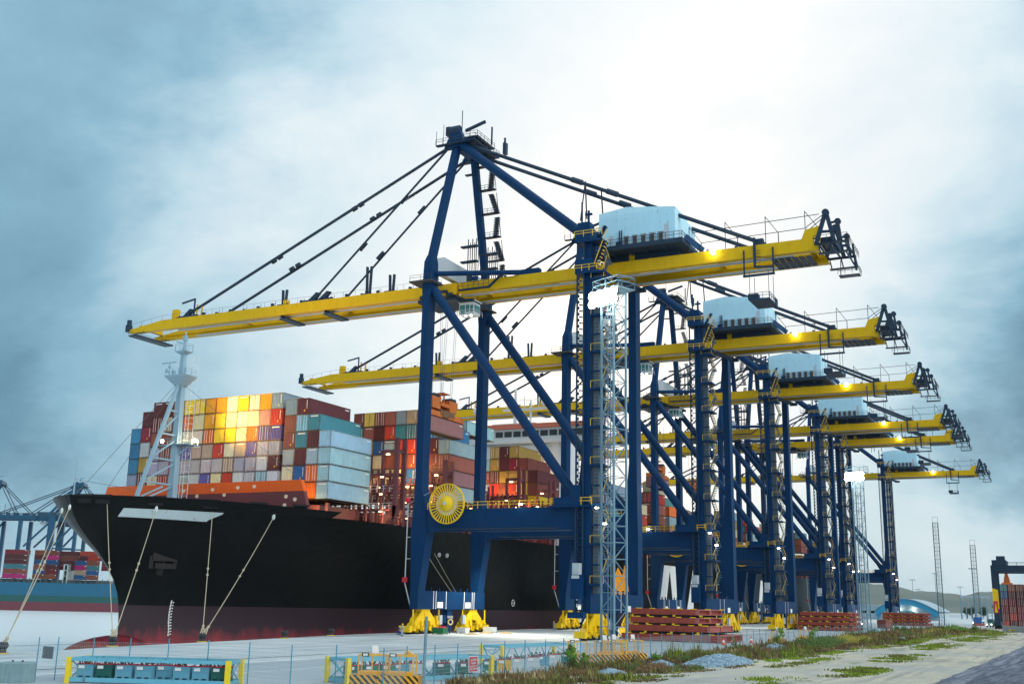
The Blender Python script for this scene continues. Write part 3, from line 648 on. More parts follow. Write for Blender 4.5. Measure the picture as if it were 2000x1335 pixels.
# bay behind the empty one, seen past the red lashing bridge
YB = 178.9
BR = ['rust yellow brick brick greyblue tan greyblue'.split(), 'teal brick maroon red teal teal brick'.split(), 'cream mustard navy paleblue red red maroon'.split(), 'maroon maroon cream rust rust rust orange'.split(), 'cream teal cream cream cream navy cream'.split(), 'rust cream rust cream orange cream rust'.split()]
def aft(x, y, top, k, c, bay, j, hi=True):
    container(x, y, top - HH, c, f'{cn(c)} container {bay}, {ORD[j]} column from starboard, {ORD[k]} from top', hi)
for r, row in enumerate(BR):
    for j, c in enumerate(row): aft(-8.2 - 1.22 - 2.49 * (8 - j), YB, 41.5 - 2.88 * r, r, c, 'past the empty bay', 8 - j)
for k, c in enumerate(['blue', 'maroon', 'rust', 'maroon', 'cream']): aft(-8.2 - 1.22 - 2.49, YB, 38.5 - 2.88 * k, k, c, 'past the empty bay', 1)
for k, c in enumerate(['paleblue', 'brick', 'mauve', 'paleblue']): aft(-8.2 - 1.22, YB, 35.35 - 2.88 * k, k, c, 'past the empty bay', 0)
aft(-8.2 - 1.22 - 2.49 * 2, 194.3, 41.6, 0, 'lightblue', 'alone ahead of the bridge', 0)
# bay in front of the white bridge: stepped stacks
YC = 225.3
for j, top, cs in ((0, 34.9, ['maroon', 'rust', 'yellow', 'yellow']), (1, 37.8, ['rust', 'mustard', 'yellow', 'rust']), (2, 40.7, ['mustard', 'crimson', 'mustard', 'red']), (3, 40.7, ['maroon', 'maroon', 'mustard', 'rust']), (4, 40.7, ['mustard', 'mustard', 'maroon', 'red']), (5, 37.8, ['lightblue', 'brick', 'paleblue', 'cream']), (6, 37.8, ['brick', 'rust', 'cream', 'brick'])):
    for k, c in enumerate(cs): aft(-11.6 - 1.22 - 2.49 * j, YC, top - 2.88 * k, k, c, 'before the white bridge', j)
# bays abaft the bridge, only the starboard stacks show between the crane legs
pool = 'maroon rust brick mustard cream paleblue mauve red greyblue tan orange teal brown'.split()
for bi, y in enumerate((258.5, 274, 289.5, 305, 320.5, 336, 367, 398, 429, 480, 511)):
    tops = [(35.2, 33.4), (32.0, 34.9), (38.8, 36.0), (33.4, 36.3), (31.5, 34.4), (34.4, 34.4), (37.2, 37.2), (34.4, 37.2), (34.4, 37.2), (37.2, 37.2), (37.2, 34.4)][bi]
    for j in (0, 1):
        for k in range(4 if bi < 7 else 3):
            c = rng.choice(pool)
            container(-8.3 - 2.49 * j, y, tops[j] - HH - 2.88 * k, c, f'{cn(c)} container abaft the bridge, {ORD[bi]} bay, {"outer" if j == 0 else "second"} stack, {ORD[k]} from top', True)
q = MB()
for y in (258.5, 274, 289.5, 305, 320.5, 336, 351, 367, 398, 429, 480, 511): q.box(-58, -6.8, y - 2.6, y - .8, 17.9, 25); q.box(-55, -13.8, y, y + 12, 18, 29)
SE(q, 'aft_hatch', SHRED)
# ================================================================ SHIP-TO-SHORE CRANES
NAVY = paint('crane navy paint', (.0026, .032, .100), .42, .22, .22, .12, (.03, .02, .02), spec=.12)
NAVY2 = paint('crane dark steel', (.008, .028, .060), .5, .15, .1)
YEL = paint('crane yellow paint', (.66, .40, .003), .42, .10, .16, .12, (.24, .11, .012), spec=.2)
YELB = paint('bogie yellow paint', (.80, .52, .004), .42, .12, .14, .12, (.12, .06, .02))
LGREY = paint('crane light grey', (.42, .48, .52), .45, .08, .08)
HOUSE = paint('machinery house cladding', (.46, .72, .84), .45, .05, .07, .03, kind='Object')
GRAT = flat('steel grating', (.05, .055, .06), .7)
YH = flat('yellow handrail', (.80, .50, .02), .5)
BLK = flat('black rubber', (.012, .012, .012), .8)
GLS = flat('cab glass', (.05, .22, .22), .12, spec=.6)
VENT = flat('vent louvre', (.07, .065, .055), .7)
OR = paint('spreader orange', (.62, .16, .03), .5, .15, .12, .25)
def rect(x0, x1, y0, y1, z): return [(x0, y0, z), (x1, y0, z), (x1, y1, z), (x0, y1, z)]
def make_crane():
    root = thing('container_crane', 'nearest tall blue and yellow quay crane, holding a red container over the ship', 'crane', (0, 156.1, 0), 0, 'ship-to-shore cranes along the quay')
    SH = {'boom_girder', 'main_girder', 'walkway', 'girder_rail', 'trolley_rail', 'girder_tie', 'boom_tip_platform', 'rope_guide', 'stay_bracket', 'boom_winch_base', 'davit', 'latch_post', 'boom_fittings', 'hinge_platform', 'festoon_frame', 'hanging_platform', 'tail_sheave_frame', 'tail_bracket', 'tail_rail', 'girder_lamp', 'forestay', 'tail_stay', 'girder_walkway', 'trolley', 'cable_tray', 'hinge_strut'}
    def B(q, n, m, p=root, s=False, each=False):
        if n in SH: q.v = [(x, y + (-1.05 if y < 11.6 else .9), z - .33) if z < 68 and not (n == 'hinge_strut' and x < 8) else (x, y, z) for x, y, z in map(tuple, q.v)]
        return q.each(n, m, p, s) if each else q.build(n, m, p, s)
    # legs
    for (y0, y1) in ((0, 2.2), (20.5, 22.75)):
        q = MB(); q.loft([rect(-1.5, 0, y0, y1, 6.9), rect(-1.85, 1.3, y0, y1, 16.35)]); q.loft([rect(-1.85, 1.3, y0, y1, 16.35), rect(-1.5, .95, y0, y1, 20), rect(-1.41, -.09, y0, y1, 23.8), rect(-1.41, -.09, y0, y1, 56.5), rect(-1.55, .3, y0 - .05, y1 + .05, 58), rect(-1.35, .2, y0, y1, 63.2), rect(-1.0, .1, y0 + .3, y1 - .3, 64.4)])
        l = B(q, 'leg', NAVY)
        q = MB(); q.box(-3.6, 1.0, y0 - 1.2, y1 + .6, 59.3, 59.55); q.rail([(-3.5, y0 - 1.1, 59.55), (.9, y0 - 1.1, 59.55)], 1, .05, 1.5); B(q, 'leg_platform', GRAT, l)
        q = MB(); q.loft([rect(29.0, 30.48, y0, y1, 6.9), rect(27.4, 30.55, y0, y1, 16.35), rect(27.6, 30.5, y0, y1, 20), rect(28.5, 30.45, y0, y1, 24), rect(28.98, 30.4, y0, y1, 29), rect(28.98, 30.4, y0, y1, 64.2)]); B(q, 'leg', NAVY)
    # sill beams with their white marks
    for x0, x1 in ((-1.5, 0), (28.98, 30.48)):
        q = MB(); q.box(x0, x1, 0.002, 23.2, 3.94, 6.9); sb = B(q, 'sill_beam', NAVY)
        q = MB()
        ys = (5.0, 5.8, 9.2, 15.5, 18.4, 19.1) if x0 < 0 else (9.6, 12.6)
        for y in ys: q.box(x1, x1 + .02, y, y + .16, 4.0, 6.9)
        B(q, 'white_stripe', WHITE, sb, each=True)
        for y in ((6.3, 16.0) if x0 < 0 else (15.2,)):
            q = MB(); q.box(x1, x1 + .04, y, y + 1.9, 4.15, 5.15); B(q, 'sign_plate', WHITE, sb)
        q = MB()
        for y in (4.6, 7.2, 12, 14.5, 17): q.box(x1 - .5, x1 - .2, y, y + .2, 6.9, 7.5)
        B(q, 'beam_lug', NAVY, sb, each=True)
    # bogies
    def bogie(x, yc, s):
        q = MB(); q.box(x - .6, x + .6, yc - 1.3, yc + 1.3, 3.5, 3.94); q.box(x - .72, x + .72, yc - .5, yc + .6, 2.2, 3.5)
        for sx in (-.62, .34): q.prism([(yc - 3.2, 1.5), (yc - 1.9, 1.45), (yc - .9, 2.1), (yc + .9, 2.1), (yc + 1.9, 1.45), (yc + 3.2, 1.5), (yc + 2.9, 2.4), (yc + 1.35, 3.5), (yc - 1.35, 3.5), (yc - 2.9, 2.4)], 'x', x + sx, x + sx + .28)
        q.prism([(yc - 2.6, 1.9), (yc - 1.2, 2.3), (yc + 1.2, 2.3), (yc + 2.6, 1.9), (yc + 1.2, 3.3), (yc - 1.2, 3.3)], 'x', x - .34, x + .34)
        for e in (-3.6, -1.5, 1.2, 3.5): q.box(x + .6, x + 1.0, yc + e - .35, yc + e + .35, 1.25 + .2 * (e > 0), 2.1); q.box(x + .62, x + .8, yc + e - .2, yc + e + .5, .5, 1.2)
        for d in (-2.6, 2.6):
            q.prism([(yc + d - 1.75, .95), (yc + d - 1.45, .75), (yc + d - .5, 1.05), (yc + d + .5, 1.05), (yc + d + 1.45, .75), (yc + d + 1.75, .95), (yc + d + .9, 1.75), (yc + d - .9, 1.75)], 'x', x - .6, x + .6)
            for e in (-1.3, 1.3):
                q.prism([(yc + d + e - .95, .30), (yc + d + e - .55, .22), (yc + d + e - .3, .72), (yc + d + e + .3, .72), (yc + d + e + .55, .22), (yc + d + e + .95, .30), (yc + d + e + .4, 1.0), (yc + d + e - .4, 1.0)], 'x', x - .52, x + .52)
            q.box(x + .62, x + .95, yc + d - .5, yc + d + .3, .9, 1.5); q.tube((x + .5, yc + d + 1.3, .9), (x + 1.05, yc + d + 1.3, .9), .22, n=10)
        q.box(x - .9, x + .9, yc - 5.4 if s < 0 else yc + 4.6, yc - 4.6 if s < 0 else yc + 5.4, .35, 1.3); q.box(x + .3, x + .8, yc - s * 3.6 - .4, yc - s * 3.6 + .4, 1.5, 2.9)
        for e in (-4.0, 4.2): q.tube((x + .6, yc + e, .5), (x + .6, yc + e, 3.9), .14, n=8)
        q.rail([(x + .7, yc - 4.6, .9), (x + .7, yc + 4.6, .9)], .7, .07, 1.6)
        b = B(q, 'bogie', YELB)
        for d in (-2.6, 2.6):
            for e in (-1.3, 1.3):
                for g in (-.42, .42):
                    w = MB(); w.tube((x - .40, yc + d + e + g, .36), (x + .56, yc + d + e + g, .36), .35, n=14); B(w, 'wheel', BLK, b)
        w = MB(); w.box(x + .72, x + 1.1, yc - s * 4.2 - .45, yc - s * 4.2 + .45, 1.5, 3.0); B(w, 'control_box', LGREY, b)
        return b
    for x in (-.75, 29.73):
        bogie(x, 3.0, -1); bogie(x, 19.4, 1)
        q = MB(); q.box(x - .5, x + .5, 10.3, 11.9, .5, 3.94); q.box(x + .5, x + .9, 8.2, 9.2, 1.7, 3.0); B(q, 'stowage_post', NAVY)
    # portal beams
    for y0, y1 in ((.12, 2.08), (20.62, 22.63)):
        q = MB(); q.box(.9, 28.1, y0, y1, 16.38, 19.97); pb = B(q, 'portal_beam', NAVY)
        q = MB(); q.rail([(1.2, y0, 19.97), (27.5, y0, 19.97)], 1.1, .08, 1.8); B(q, 'hand_rail', YH, pb)
        q = MB(); q.tube((4, y0 - .18, 16.7), (25, y0 - .18, 16.7), .12); q.box(13.2, 13.7, y0 - .3, y0, 16.5, 16.9); B(q, 'cable_pipe', NAVY2, pb, each=True)
        # diagonal
        q = MB(); q.tube((.1, (y0 + y1) / 2, 58.2), (27.4, (y0 + y1) / 2, 21.6), .80, n=16); q.bar((26.3, (y0 + y1) / 2, 23.0), (28.4, (y0 + y1) / 2, 20.0), 1.5, 1.7); B(q, 'diagonal_brace', NAVY, s=False)
    q = MB(); q.box(24.0, 31.0, -1.0, .1, 19.8, 20.1); q.box(24.6, 29, -1.05, -.95, 20.1, 21.3); q.box(27.2, 29.0, -.9, .1, 20.1, 23.2); B(q, 'service_platform', NAVY)
    q = MB(); q.rail([(24, -1.0, 20.1), (31, -1.0, 20.1)], 1.1, .09, 1.5); B(q, 'hand_rail', YH)
    # upper cross beam (light grey) between the sea legs, landside cross beam
    q = MB(); q.prism([(1.8, 60.2), (4.0, 61.9), (18.6, 61.9), (20.8, 60.2), (20.8, 64.0), (18.3, 65.2), (4.5, 65.2), (2.0, 64.0)], 'x', -1.2, .05); B(q, 'cross_beam', LGREY)
    q = MB(); q.box(29.1, 30.3, 2.2, 20.5, 61.7, 63.4); B(q, 'cross_beam', NAVY)
    # girders
    for y0, y1, s in ((8.3, 9.5, 1), (13.7, 14.9, -1)):
        q = MB(); q.prism([(-78.5, 59.36), (1.2, 59.36), (1.2, 61.4), (-69.5, 61.4), (-78.5, 60.15)], 'y', y0, y1); bm = B(q, 'boom_girder', YEL)
        yi = y1 if s > 0 else y0 - .9
        q = MB(); q.box(-66, 1, yi, yi + .9, 59.2, 59.34); B(q, 'walkway', LGREY, bm)
        q = MB(); yr = y0 if s > 0 else y1; q.rail([(-78, yr, 60.3), (-69.5, yr, 61.4), (-2, yr, 61.4)], 1.0, .035, 2.6, mids=()); B(q, 'girder_rail', GRAT, bm)
        q = MB(); q.prism([(1.6, 59.36), (65.4, 59.36), (64.3, 61.35), (1.6, 61.35)], 'y', y0, y1); mg = B(q, 'main_girder', YEL)
        q = MB(); q.box(2, 61, yi, yi + .9, 59.2, 59.34); B(q, 'walkway', LGREY, mg)
        q = MB(); q.box(2, 65, y1 if s > 0 else y0 - .3, y1 + .3 if s > 0 else y0, 60.1, 60.3); q.box(-75, 1, y1 if s > 0 else y0 - .3, y1 + .3 if s > 0 else y0, 60.1, 60.3); B(q, 'trolley_rail', YEL, mg)
    q = MB()
    for x in (-77, -52, -27, -9, 4, 16, 31, 48, 63): q.box(x, x + .8, 9.5, 13.7, 60.4, 61.2)
    B(q, 'girder_tie', YEL, each=True)
    q = MB(); q.box(-77.6, -75.2, 7.4, 16.0, 58.4, 58.7); q.rail([(-77.6, 7.4, 58.7), (-77.6, 16, 58.7)], 1, .06, 1.5); q.box(-79.3, -78.4, 7.9, 9.0, 59.7, 61.2); q.box(-79.2, -78.5, 8.1, 8.8, 61.2, 62.3); B(q, 'boom_tip_platform', NAVY2)
    for x in (-38.5, -28.0):
        q = MB(); q.box(x - .2, x + 1.6, 8.5, 12.5, 58.5, 58.8); q.bar((x, 8.6, 59.2), (x + 1.5, 12, 58.6), .4); B(q, 'rope_guide', NAVY2, each=True)
    q = MB(); q.bar((31, 9.5, 58.9), (33.5, 13.7, 58.3), .7); q.box(32.6, 34.5, 13, 13.9, 57.9, 58.6); B(q, 'rope_guide', NAVY2, each=True)
    # brackets, winch bases and latch posts on the boom
    for x, L_ in ((-63.5, 3.4), (-31.5, 3.2), (-29.0, 2.0)):
        for y in (8.9, 14.3):
            q = MB(); q.box(x - 1.6, x + L_, y - .55, y + .55, 61.4, 61.75); q.prism([(x - .6, 61.75), (x + .9, 61.75), (x + 2.0, 63.0), (x + 1.2, 63.2)], 'y', y - .35, y + .35); B(q, 'stay_bracket', NAVY2)
    q = MB(); q.box(-67, -65.6, 8.5, 9.4, 61.4, 63.4); q.bar((-60.7, 8.9, 61.4), (-60.6, 8.9, 64.0), .25); q.bar((-59.4, 8.9, 61.4), (-59.2, 8.9, 63.8), .25); q.box(-38, -37.2, 8.4, 9.4, 61.4, 62.4); B(q, 'boom_winch_base', YEL)
    q = MB(); q.bar((-64.9, 9.0, 64.7), (-61.4, 9.0, 65.3), .3); q.bar((-61.5, 9.0, 61.5), (-61.5, 9.0, 65.3), .25); B(q, 'davit', NAVY2)
    q = MB()
    for x, h in ((-38.2, 64.6), (-18.4, 67.0), (-13.2, 64.8)):
        for e in (-.32, .32): q.bar((x + e, 9.0, 61.4), (x + e * 1.5, 9.0, h), .32, .5)
        q.box(x - 1.3, x + 1.0, 8.4, 9.6, 61.3, 61.6)
    B(q, 'latch_post', NAVY2, each=True)
    q = MB()
    for k in range(18): x = -66 + k * 3.55; q.box(x, x + .5, 8.5, 9.0, 61.4, 61.4 + .25 + .5 * ((k * 7) % 5) / 5); q.bar((x + 1, 8.6, 61.4), (x + 1, 8.6, 62.2), .06)
    for k in range(12): x = 6 + k * 4.6; q.box(x, x + .35, 8.5, 9.0, 61.35, 61.7)
    B(q, 'boom_fittings', NAVY2)
    q = MB(); q.box(-6.0, -2.2, 8.0, 8.6, 61.6, 61.9); q.bar((-4.2, 8.1, 61.6), (-2.0, 8.1, 59.9), .5); q.box(-2.4, -.6, 7.6, 8.3, 59.7, 60.1); q.rail([(-5, 8.0, 61.9), (-2.5, 8, 61.9)], 1, .06, .8); B(q, 'hinge_platform', NAVY2)
    # A-frame mast and apex
    A1, A2 = Vector((-.25, 8.2, 88.0)), Vector((-.25, 15.0, 88.0))
    for y, a in ((1.1, A1), (21.7, A2)):
        q = MB(); q.bar((-.55, y, 63.6), a, 1.25, 1.15); B(q, 'mast_leg', NAVY)
    q = MB(); q.box(-.95, .7, 7.2, 16.0, 87.6, 89.0); q.prism([(-2.6, 87.8), (2.2, 87.6), (1.2, 89.6), (.4, 91.2), (-1.0, 91.2)], 'y', 7.4, 8.8); q.prism([(-2.6, 87.8), (2.2, 87.6), (1.2, 89.6), (.4, 91.2), (-1.0, 91.2)], 'y', 14.4, 15.8); ap = B(q, 'apex_head', NAVY)
    q = MB(); q.box(-4.0, 3.2, 6.6, 7.4, 88.1, 88.3); q.box(-4, 3.2, 15.8, 16.8, 88.1, 88.3); q.box(1.0, 4.2, 6.6, 16.8, 88.2, 88.4); q.box(.8, 3.8, 8.5, 15.5, 89.6, 89.8); B(q, 'apex_platform', NAVY2, ap)
    q = MB(); q.rail([(-4, 6.6, 88.3), (3.2, 6.6, 88.3), (4.2, 7, 88.4), (4.2, 16.8, 88.4), (-4, 16.8, 88.3)], 1.1, .06, 1.2)
    q.rail([(.8, 8.5, 89.8), (3.8, 8.5, 89.8), (3.8, 15.5, 89.8)], 1.0, .06, 1.2); B(q, 'hand_rail', GRAT, ap)
    q = MB(); q.tube((-1.6, 8.0, 91.2), (.4, 8, 91.2), .9, n=14); q.tube((-1.6, 15, 91.2), (.4, 15, 91.2), .9, n=14); q.box(-2.4, -1.5, 7.4, 8.5, 90.3, 92.0); B(q, 'sheave', NAVY2, ap, each=True)
    q = MB(); q.bar((1.0, 9, 91.3), (5.2, 9, 92.4), .4, .5); q.bar((.6, 8.3, 91), (.6, 8.3, 95.2), .12); q.bar((5.0, 12, 89), (5.0, 12, 92.6), .25); q.bar((6, 15.5, 88.6), (6.0, 15.5, 91.6), .3); q.box(5.8, 6.4, 15, 16, 88.2, 90.5); q.bar((-4, 6.8, 88), (-4, 6.8, 91.2), .07); q.bar((-2.6, 7, 88), (-2.6, 7, 92.4), .07); B(q, 'apex_davit', NAVY2, ap, each=True)
    # stays
    for y, a in ((8.9, A1), (14.3, A2)):
        for x, r in ((-61.8, .30), (-30.0, .22)):
            q = MB(); p = Vector((x, y, 62.6)); s = a + Vector((-1.6, 0, .2)); q.tube(s, p, r, n=8)
            for t in (.32, .345, .64, .665): c = s.lerp(p, t); d = (p - s).normalized(); q.tube(c, c + d * 1.0, r * 1.6, n=8)
            B(q, 'forestay', NAVY2)
        q = MB(); p = Vector((56.0, y, 61.9)); s = a + Vector((1.4, 0, .4)); q.tube(s, p, .34, n=8)
        for t in (.40, .52): c = s.lerp(p, t); d = (p - s).normalized(); q.tube(c, c + d * 2.2, .5, n=8)
        q.box(55.2, 56.6, y - .5, y + .5, 61.3, 62.4); B(q, 'tail_stay', NAVY2)
        q = MB(); q.tube(a + Vector((.9, 0, .2)), (29.2, 1.1 if y < 10 else 21.7, 63.9), .82, n=16); B(q, 'backstay', NAVY)
        q = MB(); q.tube((.3, 1.4 if y < 10 else 21.4, 61.2), (15.0, y, 61.9), .45, n=12); q.box(14, 17.5, y - .6, y + .6, 61.35, 62.3); B(q, 'hinge_strut', NAVY)
    q = MB()
    for x, z in ((25.5, 77.2), (28.5, 75.3)): q.tube((x, 8.9, z), (x + .3, 8.9, 70.2), .14, n=6)
    q.tube((25.5, 8.9, 77.2), (24.6, 8.9, 70.0), .12, n=6); B(q, 'stay_prop', NAVY2)
    # stair on the far mast leg
    q = MB(); p0, p1 = Vector((.3, 21.7, 64.5)), Vector((.1, 15.8, 86.5))
    for k in range(6):
        a = p0.lerp(p1, k / 5); q.box(a.x, a.x + 3.2, a.y - .5, a.y + .6, a.z, a.z + .15)
        if k < 5:
            b_ = p0.lerp(p1, (k + .85) / 5)
            for i in range(12): c = Vector((a.x + 2.6 - .9 * (i / 12 if k % 2 else 1 - i / 12), a.y, a.z)).lerp(Vector((b_.x + 2.6 - .9 * (i / 12 if k % 2 else 1 - i / 12), b_.y, b_.z)), i / 12); q.box(c.x, c.x + 1.0, c.y - .4, c.y + .4, c.z, c.z + .1)
            q.bar((a.x + 3.4, a.y, a.z), (b_.x + 3.4, b_.y, b_.z), .09)
        q.rail([(a.x + .2, a.y - .5, a.z), (a.x + 3.2, a.y - .5, a.z)], 1.0, .06, 1.0)
    q.box(-2.2, .1, 14.8, 15.6, 85.0, 85.2); B(q, 'mast_stair', NAVY2)
    # antenna and lamp poles behind the sea legs
    for x, y in ((3.2, 8.9), (4.4, 14.3)):
        q = MB()
        for e in (-.8, .1, .9): q.tube((x + e, y, 61.4), (x + e, y, 69.6), .10, n=5); q.tube((x + e, y + .8, 61.4), (x + e, y + .8, 69.2), .08, n=5)
        q.box(x - 2.4, x + 1.0, y - .1, y + .9, 68.2, 68.45); q.box(x - 2.4, x + 1.0, y - .1, y + .9, 65.3, 65.55); q.box(x - 1.0, x - .2, y, y + .6, 61.5, 63.1); B(q, 'lamp_frame', NAVY2)
    q = MB(); q.box(1.8, 8.0, 7.7, 8.3, 59.7, 59.9); q.rail([(1.8, 7.7, 59.9), (8, 7.7, 59.9)], 1.1, .06, .9); q.bar((8, 7.9, 59.8), (10, 7.9, 61.4), .5, .2); q.box(4.4, 5.5, 7.9, 8.3, 61.4, 62.0); B(q, 'girder_walkway', NAVY)
    # landside elevator and stair tower
    q = MB()
    for z in range(4, 57, 1): q.box(28.5, 29.0, -.62, -.1, z, z + .1); q.box(28.2, 28.5, -.45, -.3, z + .35, z + .8)
    for x in (28.05, 29.2): q.box(x, x + .22, -.6, -.35, 3.6, 63)
    B(q, 'elevator_mast', NAVY2)
    q = MB(); q.box(28.0, 29.6, -1.9, -.6, 6.0, 9.6); q.box(27.6, 30.2, -2.2, -.5, 3.2, 4.1); B(q, 'elevator_car', NAVY, each=True)
    q = MB(); q.box(28.15, 29.4, -1.94, -1.9, 9.0, 9.5); q.box(28.3, 29.2, -1.93, -1.9, 10.0, 11.2); q.box(28.2, 29.3, -1.85, -.7, 9.6, 11.3); B(q, 'elevator_cabinet', LGREY)
    q = MB(); q.box(30.75, 31.55, .3, 1.1, 6.9, 57.0); st = B(q, 'stair_mast', paint('stair mast grey', (.075, .10, .13), .5, .1, .1))
    q = MB(); h = MB(); g = MB()
    for k, z in enumerate(range(8, 57, 6)):
        q.box(30.5, 32.9, -.6, .25, z, z + .3); q.box(31.6, 32.9, .25, 2.4, z, z + .25)
        h.rail([(30.6, -.6, z + .35), (32.8, -.6, z + .35)], 1.1, .06, 1.2, mids=())
        for f, (xa, za, xb, zb_) in enumerate(((31.9, z + .3, 32.9, z + 3.0), (32.9, z + 3.0, 31.9, z + 5.9))):
            for i in range(9): t = i / 8; g.box(xa + (xb - xa) * t - .35, xa + (xb - xa) * t + .35, .4 + f * .9, 1.2 + f * .9, za + (zb_ - za) * t, za + (zb_ - za) * t + .07)
            h.bar((xa + .1, .35 + f * .9, za + 1.1), (xb + .1, .35 + f * .9, zb_ + 1.1), .07); g.bar((xa - .2, .4 + f * .9, za), (xb - .2, .4 + f * .9, zb_), .08, .25)
        for i in range(9): g.box(31.0, 31.9, .05, .28, z + .6 + i * .55, z + .68 + i * .55)
        q.box(30.4, 31.9, .0, .3, z + 3.0, z + 3.2)
    B(q, 'stair_landing', NAVY, st, each=True); B(h, 'stair_rail', YH, st); B(g, 'stair_flight', paint('stair steel', (.11, .15, .19), .5), st)
    q = MB(); q.box(27.9, 30.6, -.9, 1.9, 62.5, 65.0); q.box(30.6, 32.6, -.9, 1.9, 62.5, 62.8); q.box(28.2, 30.3, -.6, 1.5, 65, 66.0); q.tube((28.9, -.4, 66), (28.9, -.4, 69.5), .16); q.tube((30, -.2, 66), (30, -.2, 68.0), .2); q.box(29.4, 30.6, -.4, 0, 67.2, 67.5)
    tw = B(q, 'tower_head', NAVY)
    q = MB(); q.box(27.9, 30.9, -.9, 1.9, 57.2, 59.6); q.box(30.9, 33.0, -.9, 2.4, 57.1, 57.4); B(q, 'tower_head', NAVY)
    q = MB(); q.rail([(27.8, -.95, 63.4), (32.6, -.95, 63.4)], 1.0, .08, 1.2); q.rail([(27.8, -.95, 57.6), (33, -.95, 57.6)], 1.0, .08, 1.2)
    for i in range(10): q.bar((31.2 + i * .22, -.3, 57.6 + i * .55), (31.2 + i * .22, .5, 57.6 + i * .55), .12)
    q.bar((31.0, -.4, 58.6), (33.2, -.4, 64.2), .1); B(q, 'tower_rail', YH, tw)
    for i in (0, 1):
        q = MB()
        for k in range(10): q.box(31.0 + k * .16, 31.5 + k * .16, -.2, .8, 59.6 + i * 3 + k * .26, 59.7 + i * 3 + k * .26)
        B(q, 'tower_stair', NAVY, tw)
    # machinery house
    q = MB(); q.box(29.0, 44.3, 4.6, 18.2, 62.35, 63.1); q.box(30.5, 42.5, 8.2, 15, 61.5, 62.35)
    for x in (31.5, 34.5, 37.5, 40.5): q.box(x, x + .25, 4.8, 18, 62.1, 62.35)
    pf = B(q, 'house_platform', NAVY2)
    q = MB(); q.rail([(29.1, 4.65, 63.1), (44.2, 4.65, 63.1), (44.2, 17, 63.1)], 1.1, .06, 1.3); q.bar((44.3, 6, 63.6), (46.6, 8.4, 61.6), .2, 1.0); B(q, 'hand_rail', NAVY, pf)
    q = MB(); q.prism([(29.3, 63.1), (42.7, 63.1), (42.7, 69.0), (34.2, 70.1), (29.3, 69.5)], 'y', 5.9, 12.6); q.box(29.3, 42.7, 12.6, 16.8, 63.1, 68.4)
    for k in range(44): x = 29.45 + k * .3; q.box(x, x + .05, 5.86, 5.9, 63.2, 68.9)
    hs = B(q, 'machinery_house', HOUSE)
    q = MB(); q.box(29.1, 42.9, 5.75, 16.9, 62.95, 63.16); B(q, 'base_flashing', LGREY, hs)
    for k in range(5):
        q = MB(); x = 34.0 + k * 1.5; q.box(x - .12, x + .82, 5.55, 5.86, 63.2, 64.75, 1); q.box(x, x + .7, 5.50, 5.55, 63.3, 64.6, 0); q.box(x - .15, x + .85, 5.3, 5.86, 64.75, 64.85, 1); B(q, 'vent', [VENT, LGREY], hs)
    q = MB(); q.box(31.2, 31.9, 5.82, 5.9, 63.2, 65.3); q.box(40.9, 41.6, 5.82, 5.86, 63.2, 66.2); q.box(42.7, 42.75, 7.6, 8.6, 63.2, 65.6); B(q, 'house_door', LGREY, hs, each=True)
    q = MB(); q.bar((33.1, 5.6, 63.2), (33.1, 5.6, 66.0), .12); q.bar((33.5, 5.6, 63.2), (33.5, 5.6, 66), .12)
    for k in range(8): q.bar((33.1, 5.6, 63.5 + k * .32), (33.5, 5.6, 63.5 + k * .32), .08)
    q.box(32.6, 33.6, 5.2, 5.8, 63.1, 63.9); B(q, 'roof_ladder', NAVY2, hs)
    q = MB(); q.box(33.9, 34.8, 8.0, 8.32, 60.9, 62.4); q.box(37.2, 38.0, 8.4, 9.4, 61.35, 61.75); B(q, 'house_support', YEL, each=True)
    # girder tail: sheave frame, platforms
    q = MB()
    for y0 in (8.4, 14.2):
        q.bar((64.8, y0, 60.2), (66.4, y0, 65.2), .45, .6); q.bar((67.6, y0, 60.2), (66.5, y0, 65.4), .45, .6); q.bar((65.4, y0, 62.2), (68.6, y0, 62.0), .35); q.bar((68.6, y0, 60.2), (68.2, y0, 63.6), .4); q.bar((66.9, y0, 63.4), (68.2, y0, 63.6), .3); q.tube((66.45, y0 - .3, 65.2), (66.45, y0 + .3, 65.2), .55, n=12); q.tube((68.2, y0 - .25, 63.5), (68.2, y0 + .25, 63.5), .5, n=12)
    q.box(65.2, 67.4, 9.4, 13.4, 60.6, 61.6); q.bar((64.8, 8.4, 60.25), (69.4, 8.4, 60.25), .35); q.bar((64.8, 14.8, 60.25), (69.4, 14.8, 60.25), .35); q.box(64.6, 69.4, 7.8, 8.4, 60.1, 60.2)
    for x in (65.2, 67.0, 69.2): q.bar((x, 8.0, 60.2), (x + .3, 8.0, 58.6), .18); q.bar((x, 15.2, 60.2), (x + .3, 15.2, 58.6), .18); q.bar((x, 8.4, 60.2), (x, 14.8, 60.2), .25)
    q.box(65.2, 69.6, 7.6, 8.5, 58.5, 58.6); q.box(65.2, 69.6, 14.6, 15.6, 58.5, 58.6); q.bar((69.2, 8, 58.6), (69.2, 15, 58.6), .2); q.bar((63.4, 8.5, 63.3), (66.0, 8.6, 65.0), .1); q.bar((63.8, 8.5, 62.8), (66.0, 8.6, 64.5), .1)
    q.bar((69.6, 13, 57.4), (69.2, 13, 61.8), .3); q.bar((66.8, 15.2, 57.3), (66.9, 15.2, 60), .12); q.box(66.6, 69.8, 14.4, 16.0, 57.2, 57.3); B(q, 'tail_sheave_frame', NAVY2)
    q = MB(); q.prism([(62.6, 61.35), (64.9, 61.35), (65.3, 60.6), (65.4, 63.2), (63.2, 62.8)], 'y', 8.35, 9.4); B(q, 'tail_bracket', YEL)
